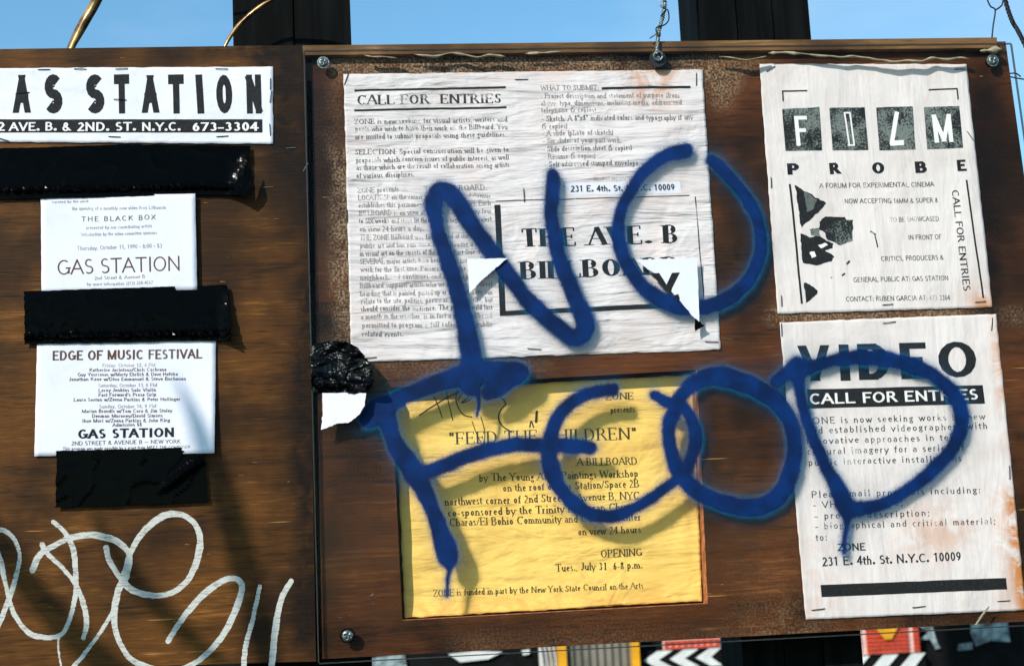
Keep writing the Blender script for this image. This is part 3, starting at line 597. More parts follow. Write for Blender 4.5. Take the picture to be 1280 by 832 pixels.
roman(s3, 'BILLBOARD', (648, 349), (850, 342), 22.5, Bk, T, .22, .045, .05, name='heading')
for a in ((652, 99.5, 0), (870.5, 99, 86), (434, 270, 90), (655, 244, 90), (668, 436, -6), (890, 427, -4), (433, 99, 70), (462, 447, 3)): staple(a[0], a[1], a[2], T, .0026)

# ---- film sheet
s4 = Sheet(.0016, .0007, (26, 120), 51, [(949, 80), (1208, 80.5), (1240.5, 384), (972, 392)])
T = at_thing('poster', 'white FILM PROBE poster with four dark letter squares at upper right', 'poster', 1095, 388)
def rust4(X, Y): return box_f(X, Y, 1216, 1250, 366, 400, 6) * 1.0 + .03 + box_f(X, Y, 949, 980, 330, 400, 12) * .2
sheet_obj('sheet', s4, M['paper_v'], T, 100, 90, 1.0, None, rust4)
for a, b_ in (((977.6, 114.3), (1009, 113.6)), ((978.3, 113.5), (979, 127)), ((1161, 112.3), (1197, 111)), ((1196.5, 110.5), (1198, 124.5))): bar(s4, a, b_, 1.8, Bk, T, 'crop_mark')
SQ = [[(977.8, 136.5), (1024.3, 133.8), (1027.6, 188), (982, 188.8)], [(1036.6, 135), (1081, 134), (1085.8, 187.6), (1040.7, 188.2)], [(1095.4, 134.4), (1141, 133.3), (1144.6, 187), (1099.5, 188.2)], [(1154.7, 133.8), (1199.3, 132.5), (1204.2, 185), (1159, 186.6)]]
t = NT('half_tone_photo_ink'); nn = t.noise(30, 3, .6); g_ = t.noise(500, 2, .6)
M['halftone'] = t.fin(t.mix(t.rng(t.math('ADD', nn, t.math('MULTIPLY', t.math('SUBTRACT', g_, .5), .8)), .42, .62), S(26, 29, 30), S(112, 120, 116)), .7, spec=.2)
for q in SQ: quadp(s4, q, M['halftone'], T, 'letter_square')
sans(s4, 'F', (996, 182.5), (1011.5, 182), 41, M['ink_white'], T, .03, lift=EPS * 2, name='letter', warp=.5)
b_ = [((1055.5, 141), (1055.5 + 6.5, 181.5)), ((1062.5, 141.5), (1068, 181)), ((1055, 141.5), (1063, 141)), ((1060, 181.5), (1069, 181))]
for p, q in b_: bar(s4, p, q, 2, M['ink_white'], T, 'letter', lift=EPS * 2)
for p, q in (((1121.5, 140), (1114.5, 180)),): bar(s4, p, q, 5.5, M['ink_white'], T, 'letter', lift=EPS * 2)
bar(s4, (1112.5, 179), (1130, 178.4), 6.5, M['ink_white'], T, 'letter', lift=EPS * 2.3)
sans(s4, 'M', (1167.5, 178.5), (1193, 177.5), 39, M['ink_white'], T, .035, lift=EPS * 2, name='letter')
for ch, x0, x1, y in (('P', 984.8, 999.5, 218.6), ('R', 1037.5, 1052.6, 218), ('O', 1091, 1106, 217.2), ('B', 1144.5, 1159, 216.2), ('E', 1197, 1208.5, 214)): sans(s4, ch, (x0, y), (x1, y - .4), 15.5, Bk, T, .07, name='letter', warp=.4)
for s_, x0, x1, y, w in (('A FORUM FOR EXPERIMENTAL CINEMA', 1023.8, 1168.4, 235.3, 2.2), ('NOW ACCEPTING 16MM & SUPER 8', 1056, 1172, 254.6, 1.6), ('TO BE SHOWCASED', 1112, 1174, 277.4, 1.0), ('IN FRONT OF', 1136, 1177.4, 299.8, .7), ('CRITICS, PRODUCERS &', 1102, 1180, 326.3, 1.6), ('GENERAL PUBLIC AT: GAS STATION', 1067, 1185.6, 352.6, 2), ('CONTACT: RUBEN GARCIA AT: 673 3304', 1058, 1187.8, 376.8, 2.2)):
    sans(s4, s_, (x0, y), (x1, y - w), 6.6, Wn, T, .004)
sans(s4, 'CALL FOR ENTRIES', (1189.5, 238), (1204.5, 363.5), 9.6, Bk, T, .006, name='vertical_text', warp=.4)
bar(s4, (1208, 225), (1229, 372), 2.2, Bk, T, 'rule'); bar(s4, (987.4, 230.5), (1002.4, 379.5), 2.6, Bk, T, 'rule')
z5 = lambda pts: [(930 + .2734 * a, 210 + .2734 * b__) for a, b__ in pts]
polyp(s4, z5([(232, 78), (378, 162), (345, 195), (300, 240), (262, 275), (250, 200)]), Bk, T, 'photo_fragment')
polyp(s4, z5([(275, 105), (335, 145), (318, 190), (290, 200), (280, 150)]), M['ink_grey'], T, 'photo_fragment', EPS * 1.8)
polyp(s4, z5([(258, 300), (300, 318), (345, 312), (380, 330), (410, 345), (405, 365), (370, 378), (400, 395), (412, 405), (398, 428), (330, 446), (268, 432)]), Bk, T, 'photo_fragment')
polyp(s4, z5([(345, 245), (372, 222), (462, 222), (470, 250), (440, 300), (408, 318), (345, 280)]), Bk, T, 'photo_fragment', EPS * 1.15)
polyp(s4, z5([(400, 242), (470, 240), (497, 236), (497, 330), (440, 352), (410, 335), (380, 330), (370, 290)]), M['halftone'], T, 'photo_fragment', EPS * 1.5)
polyp(s4, z5([(300, 388), (322, 382), (330, 402), (312, 410)]), M['ink_white'], T, 'photo_fragment', EPS * 2); polyp(s4, z5([(338, 352), (372, 340), (384, 352), (352, 366)]), M['ink_white'], T, 'photo_fragment', EPS * 2)
polyp(s4, z5([(300, 280), (340, 275), (350, 310), (305, 308)]), M['halftone'], T, 'photo_fragment', EPS * .8)
polyp(s4, z5([(275, 525), (318, 540), (338, 560), (335, 578), (285, 616)]), Bk, T, 'photo_fragment')
for p, q, w in (((578, 288), (604, 304), 2), ((598, 300), (612, 362), 1.6), ((484, 424), (470, 440), 2.6), ((462, 482), (448, 492), 2.2), ((398, 500), (402, 502), 1.5)):
    (a, c) = z5([p, q]); bar(s4, a, c, w, Wn, T, 'ink_fleck')
for a in ((1200, 86.5, 0), (963.5, 86, 30), (964, 228, 88), (1213, 170, -60), (1110, 380.5, 3), (1226, 377, 4), (977, 376, 88)): staple(a[0], a[1], a[2], T, .0026, 14)

# ---- video sheet
s5 = Sheet(.0016, .0007, (24, 130), 61, [(974.5, 403), (1245, 392), (1282.5, 762), (1007, 774)])
T = at_thing('poster', 'white VIDEO CALL FOR ENTRIES poster with rusty right margin at lower right', 'poster', 1145, 768)
def rust5(X, Y):
    r = X - (1245 + (Y - 392) * .101)
    return np.clip(1 + r / 16, 0, 1) * (.9 * box_f(X, Y, 1200, 1300, 400, 520, 20) + 1.0 * box_f(X, Y, 1200, 1300, 600, 790, 12)) + np.clip(1 + r / 42, 0, 1) * .55 * box_f(X, Y, 1200, 1300, 610, 760, 12) + box_f(X, Y, 1130, 1205, 640, 690, 12) * .55 + .05 + box_f(X, Y, 985, 1040, 690, 790, 14) * .25
sheet_obj('sheet', s5, M['paper_v'], T, 110, 110, 1.0, None, rust5)
for ch, x0, x1, y in (('V', 999, 1039.5, 476.8), ('I', 1051, 1063.5, 475.8), ('D', 1074, 1113, 474.8), ('E', 1127, 1161.5, 473.6), ('O', 1175, 1222, 472)): sans(s5, ch, (x0, y), (x1, y - (x1 - x0) * .02), 47.5, Bk, T, .055 if ch != 'O' else .04, name='letter', warp=.3)
quadp(s5, [(1008.5, 486.5), (1228.5, 481), (1231, 504), (1010, 510.5)], Bk, T, 'title_bar', EPS, 14)
sans(s5, 'CALL FOR ENTRIES', (1012.5, 505.3), (1222.5, 499), 14, M['ink_white'], T, .02, lift=EPS * 2, name='title_text', warp=.3)
for s_, x0, x1, ya, yb in (('ZONE is now seeking works by new', 1007, 1232, 529.8, 523.8), ('and established videographers with', 1008, 1234, 541.8, 535.8), ('innovative approaches in tele-', 1009, 1203, 554.8, 549.8), ('cultural imagery for a series of', 1010, 1206, 568, 563), ('public interactive installations', 1011.5, 1202, 581.6, 576), ('Please mail proposals including:', 1015, 1225, 621.8, 615.8),
    ('- VHS video tape;', 1016.5, 1128, 634.6, 631.6), ('- project description;', 1018, 1162, 648.4, 644.6), ('- biographical and critical material;', 1019, 1244.6, 661.4, 654.6), ('to:', 1019.6, 1033.5, 675.3, 675)):
    sans(s5, s_, (x0, ya), (x1, yb), 8.6, M['ink_worn'], T, -.004, 1.25, warp=.5)
sans(s5, 'ZONE', (1047, 688.6), (1082, 687.3), 9.4, Bk, T, .02); sans(s5, '231 E. 4th. St. N.Y.C. 10009', (1027.5, 707), (1201, 700.4), 11.2, Bk, T, .012)
quadp(s5, [(1025.5, 730.5), (1257.4, 721.6), (1259, 736), (1027, 745.6)], Bk, T, 'solid_bar', EPS, 14)
for a in ((1023, 761, 4), (1149, 758, 3), (1255, 750.6, 1), (1112, 402.8, 5), (977, 412, 88), (1262, 590, 86), (1240, 405, 80)): staple(a[0], a[1], a[2], T, .0026, 17)

# ---- yellow sheet in the cut-out
RD = -.0185
s6 = Sheet(RD, .0014, (150, 30), 71, [(493, 489), (866, 468), (878, 750.5), (506, 772)], lambda X, Y: .0012 + np.clip(Y - 735, 0, 60) ** 2 * .0000035)
T = at_thing('poster', 'yellow FEED THE CHILDREN poster lying in the cut-out, overpainted with blue FEO', 'poster', 690, 765, RD)
sheet_obj('sheet', s6, M['paper_y'], T, 120, 90, 1.6, None, lambda X, Y: .05 + box_f(X, Y, 500, 900, 748, 800, 6) * .35 + np.clip(vnoise(X, Y, 70, 9), 0, 1) * .15)
Y_ = M['ink_yel']
for s_, x0, x1, ya, yb, cp in (('ZONE', 757, 791.7, 499.5, 498.5, 9), ('presents', 763, 793, 516, 515, 8.4), ('A BILLBOARD', 719.6, 796.5, 582, 580, 9.6), ('by The Young Adult Paintings Workshop', 599, 797.5, 601.5, 595.8, 9.6), ('on the roof of Gas Station/Space 2B', 629, 798.7, 614.2, 608.5, 9.6), ('northwest corner of 2nd Street & Avenue B, NYC', 555, 799, 631.5, 623.4, 9.6), ('co-sponsored by the Trinity Lutheran Church', 560, 800, 645.3, 637, 9.6), ('and Charas/El Bohio Community and Cultural Center', 541, 801, 658, 650, 9.6), ('on view 24 hours', 723, 801, 668.6, 665.7, 9.2), ('OPENING', 751, 802.7, 696, 694.4, 9.4), ('Tues., July 31  6-8 p.m.', 694.4, 803, 713.6, 710, 9.4), ('ZONE is funded in part by the New York State Council on the Arts', 541.5, 803.8, 744.8, 735, 7.8)):
    roman(s6, s_, (x0, ya), (x1, yb), cp, Y_, T, .14, .065, .02, warp=.7)
roman(s6, '"FEED THE CHILDREN"', (562, 555), (795, 548.4), 15, Y_, T, .12, .045, .05, name='heading')
for pts, w in (([(524, 519), (540, 508), (560, 496), (580, 487)], 1.5), ([(541, 492), (548, 508), (553, 522)], 1.3), ([(556, 480), (560, 500), (566, 525)], 1.2), ([(572, 500), (580, 490), (586, 495), (577, 503), (584, 501), (590, 497)], 1.4), ([(573, 482), (570, 500), (578, 517), (590, 521)], 1.4), ([(590, 526), (597, 545), (606, 560)], 1.0), ([(601, 520), (606, 540), (604, 556)], 1.0),
    ([(626, 496), (632, 504), (626, 512), (623, 522), (628, 532), (640, 540)], 1.6), ([(662, 534), (664, 526), (667, 534)], 1.6), ([(671, 513), (670, 528)], 3.0), ([(596, 482), (600, 492), (598, 500)], 1.2)):
    ribbon(s6, pts, w, M['pen'], T)

# ------------------------------------------------------------------ acrylic sheet and the sprayed letters on it
GAP = .0070; GF = GAP + .003
AC = thing('acrylic_sheet', 'clear acrylic sheet screwed over the right board, sprayed with blue NO FOOD', 'acrylic sheet', tuple(P(830, 800, GAP)))
AQ = [(380.5, 64), (1264, 55), (1366, 776), (399, 828)]
b = MB(); b.add([P(x, y, GF) for x, y in AQ], [(0, 3, 2, 1)]); b.build('pane', M['acrylic'], AC)
b = MB()
for i in range(4):
    p, q = P(*AQ[i], GF), P(*AQ[(i + 1) % 4], GF); d = np.array((0, .003, 0)); e = nrm(np.cross(q - p, (0, 1, 0))) * .0012
    b.hexa([p, q, q + d, p + d, p + e, q + e, q + e + d, p + e + d])
b.build('cut_edge', M['acrylic_edge'], AC)
BLUE = [
 ('N', [[(541, 252, 11), (547, 287, 10), (560, 328, 10), (575.5, 378, 11), (584, 415, 13), (589, 449, 14), (588, 476, 14), (588, 484, 12)],
        [(543, 256, 11), (547, 240, 11), (556, 238, 12), (570, 250, 12), (594, 287, 11), (621, 324, 11), (654, 368, 11), (688, 401, 10.5), (716, 421, 11), (728, 416, 13), (731, 403, 13), (718.6, 371, 11), (701.8, 331, 10), (690, 281, 9.5), (690, 250, 9.5), (690.5, 220, 9.5)]]),
 ('O', [[(857, 188, 9.5), (846, 190, 10), (834, 194, 9), (811, 208.6, 8.5), (788.6, 238, 8), (775, 270, 8), (774.5, 306, 9), (788.6, 341, 9), (818, 369, 10), (850, 382, 11), (886, 382, 10), (919, 367, 9), (942, 341, 8), (951, 306, 7), (944, 267, 7), (921, 231, 7), (899, 208, 8), (889, 201, 7)]]),
 ('F', [[(462, 524, 11), (474, 511, 12), (488, 504, 11), (520, 489, 10), (556, 475, 11), (584, 468, 14), (614, 465, 14), (648, 464, 12), (640, 472, 12), (622, 484, 12), (611, 491, 9)],
        [(596, 480, 4), (598, 505, 3), (596, 519, 2.5)],
        [(476, 508, 12), (484, 524, 11), (495, 556, 10.5), (517, 589, 14), (536, 626, 11), (549, 660, 12), (558, 690, 15), (561, 700, 11), (561, 712, 4), (559, 728, 2.4), (558, 744, 2.2)],
        [(517, 594, 10), (547, 585, 10), (592, 567, 10), (640, 556, 10), (681, 557, 10), (710, 556, 10), (738, 560, 9)]]),
 ('E', [[(766, 487, 8), (741, 490, 9), (717, 502, 9), (700, 518, 9.5), (689, 542, 10), (686, 566, 11), (692, 595, 11), (710, 621, 10), (736, 640, 9.5), (762, 645, 9.5), (791, 636, 8), (820, 618, 7), (842, 601, 7)]]),
 ('O', [[(818, 494, 7), (834, 502, 9), (846, 508, 10), (838, 525, 9.5), (836, 545, 9.5), (840, 568, 10), (852, 595, 11), (873, 614, 10), (893, 624, 10), (912, 630, 11), (940, 634, 12), (966, 625, 12), (986, 598, 11), (994, 562, 10), (988, 529, 10), (970, 502, 11), (940, 483, 12), (910, 473, 13), (886, 471, 11), (862, 482, 10), (847, 500, 9)],
        [(850, 502, 8), (864, 524, 7.5), (869, 550, 8), (864, 572, 8), (857, 588, 8)]]),
 ('D', [[(972, 476, 8), (984, 466, 9), (997, 456, 12), (1006, 462, 9), (1020, 456, 8), (1047, 448.6, 8.5), (1081, 446, 10), (1121, 451, 10), (1158, 464, 9), (1187, 485, 9), (1202, 517, 10), (1195, 551, 10), (1168, 585, 9), (1131, 614, 8.5), (1098, 631, 9), (1067, 636, 10)],
        [(998, 458, 9), (998, 477, 8), (1004, 511, 7), (1017, 548, 7), (1034, 585, 8), (1048, 612, 11), (1056, 632, 12), (1058, 648, 5), (1057, 669, 3.5), (1055, 690, 2.6)]]),
]
def field(X, Y, strokes, halo):
    """coverage (soft edged), number of coats, and lateral streak value of round-brush strokes, in photo pixels"""
    cov = np.zeros(X.shape); coat = np.zeros(X.shape); streak = np.zeros(X.shape); best = np.full(X.shape, 1e9)
    for si, st in enumerate(strokes):
        p = catmull(st, 6); dmin = np.full(X.shape, 1e9); arc = 0
        rmean = p[:, 2].mean()
        for a, c in zip(p[:-1], p[1:]):
            d = c[:2] - a[:2]; L2 = (d ** 2).sum() + 1e-9
            t_ = np.clip(((X - a[0]) * d[0] + (Y - a[1]) * d[1]) / L2, 0, 1)
            r = a[2] + (c[2] - a[2]) * t_; ex = X - (a[0] + d[0] * t_); ey = Y - (a[1] + d[1] * t_); dd = np.hypot(ex, ey)
            e = dd - r; up = e < dmin
            if up.any():
                dmin = np.where(up, e, dmin)
                L = math.sqrt(L2); lat = (-d[1] * ex + d[0] * ey) / L
                up2 = e < best; best = np.where(up2, e, best)
                streak = np.where(up2, lat + si * 13.7, streak)
            arc += math.sqrt(L2)
        hs = halo * (1 if rmean > 4 else .4)
        c = np.where(dmin < -1.2, 1.0, .0) + (dmin >= -1.2) * np.exp(-np.clip((dmin + 1.2) / hs, 0, 30) ** 1.15)
        if halo > 2 and rmean > 4: c = np.maximum(c, .16 * np.exp(-np.clip(dmin, 0, 200) / 9.0))
        cov = 1 - (1 - cov) * (1 - np.clip(c, 0, 1)); coat += 1 / (1 + np.exp(np.clip((dmin + 2.5) / 1.6, -30, 30)))
    return cov, coat, streak
def paint(letters, step, halo, off, mat, parent, name, thr, lab=None):
    allx = [q[0] for _, ss in letters for s_ in ss for q in s_]; ally = [q[1] for _, ss in letters for s_ in ss for q in s_]
    x0, x1, y0, y1 = min(allx) - 40, max(allx) + 40, min(ally) - 40, max(ally) + 40
    gx = np.arange(x0, x1, step); gy = np.arange(y0, y1, step); X, Y = np.meshgrid(gx, gy)
    WX = X + vnoise(X, Y, 18, 2, 2) * 1.7 * (halo > 2) + vnoise(X, Y, 8, 2, 2) * .7; WY = Y + vnoise(X, Y, 18, 4, 2) * 1.7 * (halo > 2) + vnoise(X, Y, 8, 4, 2) * .7
    covs = []; tot = np.ones(X.shape); coat = np.zeros(X.shape); stk = np.zeros(X.shape)
    for ch, ss in letters:
        xs = [q[0] for s_ in ss for q in s_]; ys = [q[1] for s_ in ss for q in s_]
        c = np.zeros(X.shape); i0, i1 = np.searchsorted(gx, (min(xs) - 40, max(xs) + 40)); j0, j1 = np.searchsorted(gy, (min(ys) - 40, max(ys) + 40)); sl = (slice(j0, j1), slice(i0, i1))
        cc, co, sk = field(WX[sl], WY[sl], ss, halo); c[sl] = cc; coat[sl] += co; stk[sl] = np.where(cc > .1, sk, stk[sl]); covs.append(c); tot *= 1 - c
    tot = 1 - tot; owner = np.argmax(np.stack(covs), 0); q = (tot[:-1, :-1] + tot[1:, 1:] + tot[1:, :-1] + tot[:-1, 1:]) / 4
    VV = PA(X, Y, off + 0 * X); ny, nx = X.shape; flat = VV.reshape(-1, 3)
    sn = vnoise(stk, X * 0, .9, 3, 1) * .5 + .5
    for k, (ch, ss) in enumerate(letters):
        jj, ii = np.nonzero((q > thr) & (owner[:-1, :-1] == k))
        Fc = np.stack([jj * nx + ii, (jj + 1) * nx + ii, (jj + 1) * nx + ii + 1, jj * nx + ii + 1], 1); used, inv = np.unique(Fc, return_inverse=True); Fc = inv.reshape(-1, 4)
        mk(name, flat[used], Fc.tolist(), mat, parent, smooth=True, attrs={'cover': tot.ravel()[used], 'coat': coat.ravel()[used], 'streak': sn.ravel()[used]}, label=lab[k] if lab else None)
for _, ss in BLUE:
    for s_ in ss: s_[:] = [(x, y, r * .90) for x, y, r in s_]
paint(BLUE, 1.5, 3.8, GF + .0006, M['blue'], AC, 'sprayed_letter', .02, ['blue sprayed letter N', 'blue sprayed round letter O of NO', 'blue sprayed letter F', 'blue sprayed letter E', 'blue sprayed letter O of FOOD', 'blue sprayed letter D'])
q = lambda pts, r=5: [(a * .328, 600 + b_ * .328, r) for a, b_ in pts]
WHITE = [('a', [q([(-60, 200), (-10, 190), (20, 193), (55, 225), (75, 290), (60, 370), (35, 450), (0, 540), (-20, 580)], 4.2)]),
 ('b', [q([(-30, 230), (0, 300), (15, 370), (35, 450), (60, 520), (110, 580), (170, 598), (230, 588), (262, 540), (288, 430), (285, 300), (270, 240), (240, 190), (203, 158)], 4.4), q([(225, 590), (222, 640), (235, 720), (245, 760)], 2.4)]),
 ('c', [q([(125, 340), (150, 285), (200, 252), (270, 218), (350, 208), (430, 225), (475, 255), (495, 300), (480, 370)], 5.0), q([(160, 245), (185, 285), (240, 335), (290, 400), (318, 470), (330, 540), (318, 600)], 4.4)]),
 ('d', [q([(405, 255), (412, 295), (440, 345), (470, 385), (510, 420), (580, 438), (650, 430), (705, 392), (742, 330), (762, 250), (755, 190), (725, 148), (675, 128), (620, 137), (560, 182), (520, 232), (492, 290), (470, 370), (448, 430), (435, 510), (442, 580), (468, 640), (505, 685), (570, 715), (640, 725), (710, 712), (780, 668), (850, 588), (900, 490), (922, 410), (908, 378), (880, 372), (830, 392), (770, 440), (700, 520), (640, 612)], 4.8), q([(440, 480), (400, 550), (330, 650), (285, 705), (250, 760)], 4.0)]),
 ('e', [q([(990, 402), (970, 500), (935, 640), (928, 730)], 4.4)]), ('f', [q([(1108, 385), (1070, 460), (1048, 580), (1035, 710)], 4.8)])]
for k, (c_, ss) in enumerate(WHITE):
    for s_ in ss: s_[:] = [(x, y, r * 1.0 * (.9 + .1 * math.sin(i * 1.3 + k))) for i, (x, y, r) in enumerate(s_)]
paint(WHITE, 1.1, .7, .00025, M['white_paint'], LB, 'marker_stroke', .02, ['white marker loop cut by the left edge'] + [None] * 3 + ['short white upright marker stroke, left of the pair', 'short white upright marker stroke, right of the pair'])

# ---- screws through the sheet
def screw_mesh():
    n, rr = 28, 9; V = [(0, 0, 0)]; R = .0056
    def hgt(x, z):
        r = math.hypot(x, z) / R; h = .0026 * math.sqrt(max(0, 1 - (r * .92) ** 2))
        a = math.radians(20); xr, zr = x * math.cos(a) - z * math.sin(a), x * math.sin(a) + z * math.cos(a)
        if r < .62 and (abs(xr) < R * .13 or abs(zr) < R * .13): h -= .0018
        return -h
    V = [(0, hgt(0, 0), 0)]; Fc = []
    for i in range(1, rr + 1):
        for j in range(n):
            a = 2 * math.pi * j / n; x, z = R * i / rr * math.cos(a), R * i / rr * math.sin(a); V.append((x, hgt(x, z), z))
    for j in range(n): Fc.append((0, 1 + j, 1 + (j + 1) % n))
    for i in range(rr - 1):
        for j in range(n): a, c = 1 + i * n + j, 1 + i * n + (j + 1) % n; Fc.append((a, a + n, c + n, c))
    b0 = len(V)
    for j in range(n): a = 2 * math.pi * j / n; V.append((R * 1.02 * math.cos(a), .0003, R * 1.02 * math.sin(a)))
    for j in range(n): a, c = 1 + (rr - 1) * n + j, 1 + (rr - 1) * n + (j + 1) % n; Fc.append((a, b0 + j, b0 + (j + 1) % n, c))
    return np.array(V), [f[::-1] for f in Fc]
SV, SF = screw_mesh()
def washer(c, r0, r1, n=20):
    b = MB(); V = []
    for y in (0, .0008):
        for r in (r0, r1):
            for j in range(n): a = 2 * math.pi * j / n; V.append(c + np.array((r * math.cos(a), -y, r * math.sin(a))))
    Fc = []
    for j in range(n):
        k = (j + 1) % n; Fc += [(2*n+j, 2*n+k, 3*n+k, 3*n+j), (n+j, n+k, 3*n+k, 3*n+j), (j, k, 2*n+k, 2*n+j), (j, k, n+k, n+j)]
    b.add(V, Fc); return b
for x, y, lab, s_ in ((404, 78.5, 'zinc screw at the top left corner of the acrylic sheet', .85), (1240.5, 76, 'zinc screw at the top right corner of the acrylic sheet', .9), (434.5, 794, 'zinc cross-head screw at the bottom left corner of the acrylic sheet', 1.0)):
    c = P(x, y, GF); T = thing('screw', lab, 'screw', tuple(c), 'screws holding the acrylic sheet')
    mk('head', c + SV * s_ + (0, -.0012, 0), SF, M['screw'], T, smooth=True)
    washer(c + np.array((0, -.0002, 0)), .003, .0074 * s_).build('washer', M['wire'] if y < 700 else M['post'], T)
# eye screw and the twisted wire it hangs from
c = P(822, 74, GF); T = thing('eye_screw', 'dark eye screw at the top of the acrylic sheet below the twisted wire', 'screw', tuple(c))
b = MB(); b.tube([c + np.array((.0045 * math.cos(a), -.004 - .001 * math.sin(a), .0045 * math.sin(a) + .002)) for a in np.linspace(0, 2 * math.pi, 18)], .0012, 6); b.build('eye', M['wire'], T, smooth=True)
b = MB(); b.tube([c + (0, .012, 0), c + (0, -.004, 0)], .0022, 8); b.build('shank', M['screw'], T)
washer(c, .002, .009).build('washer', M['cable'], T)
T = thing('twisted_wire', 'twisted silver wire with a small loop holding up the board top', 'wire', tuple(c))
def helix(pts, r, turns, ph, seed=0):
    p = catmull(pts, 14); n = len(p); out = []
    for i, q_ in enumerate(p):
        a = 2 * math.pi * turns * i / n + ph; out.append(q_ + np.array((r * math.cos(a), r * math.sin(a), 0)))
    return out
axis = [P(821, 68, GF + .004), P(822, 52, .012), P(824, 38, .012), P(829, 18, .012), P(831, 0, .012), P(828, -60, .012), P(831, -300, .0)]
for k in range(2):
    b = MB(); b.tube(helix(axis, .0016, 24, k * math.pi), .0011, 6); b.build('strand', M['wire'], T, smooth=True)
for pts in ([(822, 40), (818, 44), (812, 48)], [(826, 20), (834, 12), (836, 24), (831, 31), (824, 33), (820, 36), (822, 44), (826, 45)], [(832, 2), (826, -2), (826, 8), (833, 10)]):
    b = MB(); b.tube([P(x, y, .015) for x, y in catmull(pts, 5)], .0008, 5); b.build('loose_end', M['cable'] if pts[0][0] == 826 else M['wire'], T, smooth=True)
# right hand wires and cable
T = thing('hanging_wire', 'thin dark wire looped over at the top right corner of the board', 'wire', tuple(P(1240, 45, .006)))
b = MB(); b.tube([P(x, y, .006) for x, y in catmull([(1240, 47), (1241.5, 32), (1244, 13), (1238, 8), (1233, -4), (1231, -20)], 6)], .0009, 6); b.build('strand', M['cable'], T, smooth=True)
b = MB(); b.tube([P(x, y, .008) for x, y in catmull([(1244, 13), (1250, 9), (1253.5, 3), (1255, -20)], 6)], .0009, 6); b.build('strand', M['cable'], T, smooth=True)
T = thing('twisted_cable', 'dark twisted cable crossing the sky at the far upper right', 'cable', tuple(P(1280, 54, -.02)))
ax2 = [P(1248, -40, -.02), P(1257, 2, -.02), P(1265, 26, -.02), P(1272, 38, -.02), P(1281, 56, -.02), P(1300, 96, -.02), P(1330, 180, -.02)]
for k in range(3):
    b = MB(); b.tube(helix(ax2, .0016, 11, k * 2.1), .0013, 6); b.build('strand', M['cable'], T, smooth=True)
T = thing('loose_wire', 'short dark wire ends poking out beyond the right edge of the board', 'wire', tuple(P(1272, 96, -.01)))
for pts in ([(1262, 92), (1270, 92), (1276, 96)], [(1262, 96), (1272, 98), (1290, 101)]):
    b = MB(); b.tube([P(x, y, -.01) for x, y in catmull(pts, 5)], .0008, 5); b.build('strand', M['cable'], T, smooth=True)

# ---- torn paper corners left stuck on the acrylic
def scrap(pts, off0, lift, name, label, mat, seed=1, parent=None):
    """torn paper piece: triangle fan with a raised free edge"""
    p = np.array(pts, float); c = p.mean(0); n = len(p); V = []; ring = []
    pp = []
    for i in range(n):
        a, b_ = p[i], p[(i + 1) % n]
        for t_ in np.arange(9) / 9: pp.append(a + (b_ - a) * t_ + (rng.normal(0, .45 if i % 2 else .2, 2) if t_ else 0))
    pp = np.array(pp); H = lambda q_: off0 + lift(q_[:, 0], q_[:, 1])
    rings = [pp, c + (pp - c) * .66, c + (pp - c) * .33]; V = np.vstack([PA(r[:, 0], r[:, 1], H(r)) for r in rings] + [PA(c[None, 0], c[None, 1], H(c[None]))]); k = len(pp)
    Fc = [(r * k + i, r * k + (i + 1) % k, (r + 1) * k + (i + 1) % k, (r + 1) * k + i) for r in range(2) for i in range(k)] + [(2 * k + i, 2 * k + (i + 1) % k, 3 * k) for i in range(k)]
    if parent is None: parent = thing(name, label, 'paper scrap', tuple(P(c[0], p[:, 1].max(), off0)))
    o = mk('sheet', V, [f[::-1] for f in Fc], mat, parent, smooth=False, attrs={'rust': np.zeros(len(V))}); md = o.modifiers.new('thickness', 'SOLIDIFY'); md.thickness = .0003; md.offset = 1
    return parent
scrap([(584, 324), (635.5, 322.5), (613, 341), (600, 352), (587, 366.5)], GF + .0012, lambda X, Y: np.clip((X - Y * 0 - 584) / 50, 0, 1) * .002, 'paper_scrap', 'small blank white paper triangle stuck over the diagonal of the blue N', M['paper_w'])
T = scrap([(795, 325), (872, 322), (874, 402), (868, 397), (845, 371), (822, 345)], GF + .0012, lambda X, Y: 0 * X + .0005, 'paper_scrap', 'torn white paper corner with a bold black letter, stuck over the blue O of NO', M['paper_w'])
sv = Sheet(GF + .0018, 0, (90, 90), 5)
polyp(sv, [(813, 341.5), (824, 341), (833, 355.5), (840, 341), (850, 340.5), (840, 360), (838, 368), (831, 362)], M['ink'], T, 'letter', EPS); polyp(sv, [(842, 369), (848, 367.5), (850, 374), (846, 376)], M['ink'], T, 'full_stop', EPS)
scrap([(867.5, 395), (874, 401), (880.5, 407), (869, 414)], GF + .0006, lambda X, Y: 0 * X, 'paper_scrap', 'tiny black triangle below the torn white corner', M['tape'])  # flat black triangle set just under the torn corner

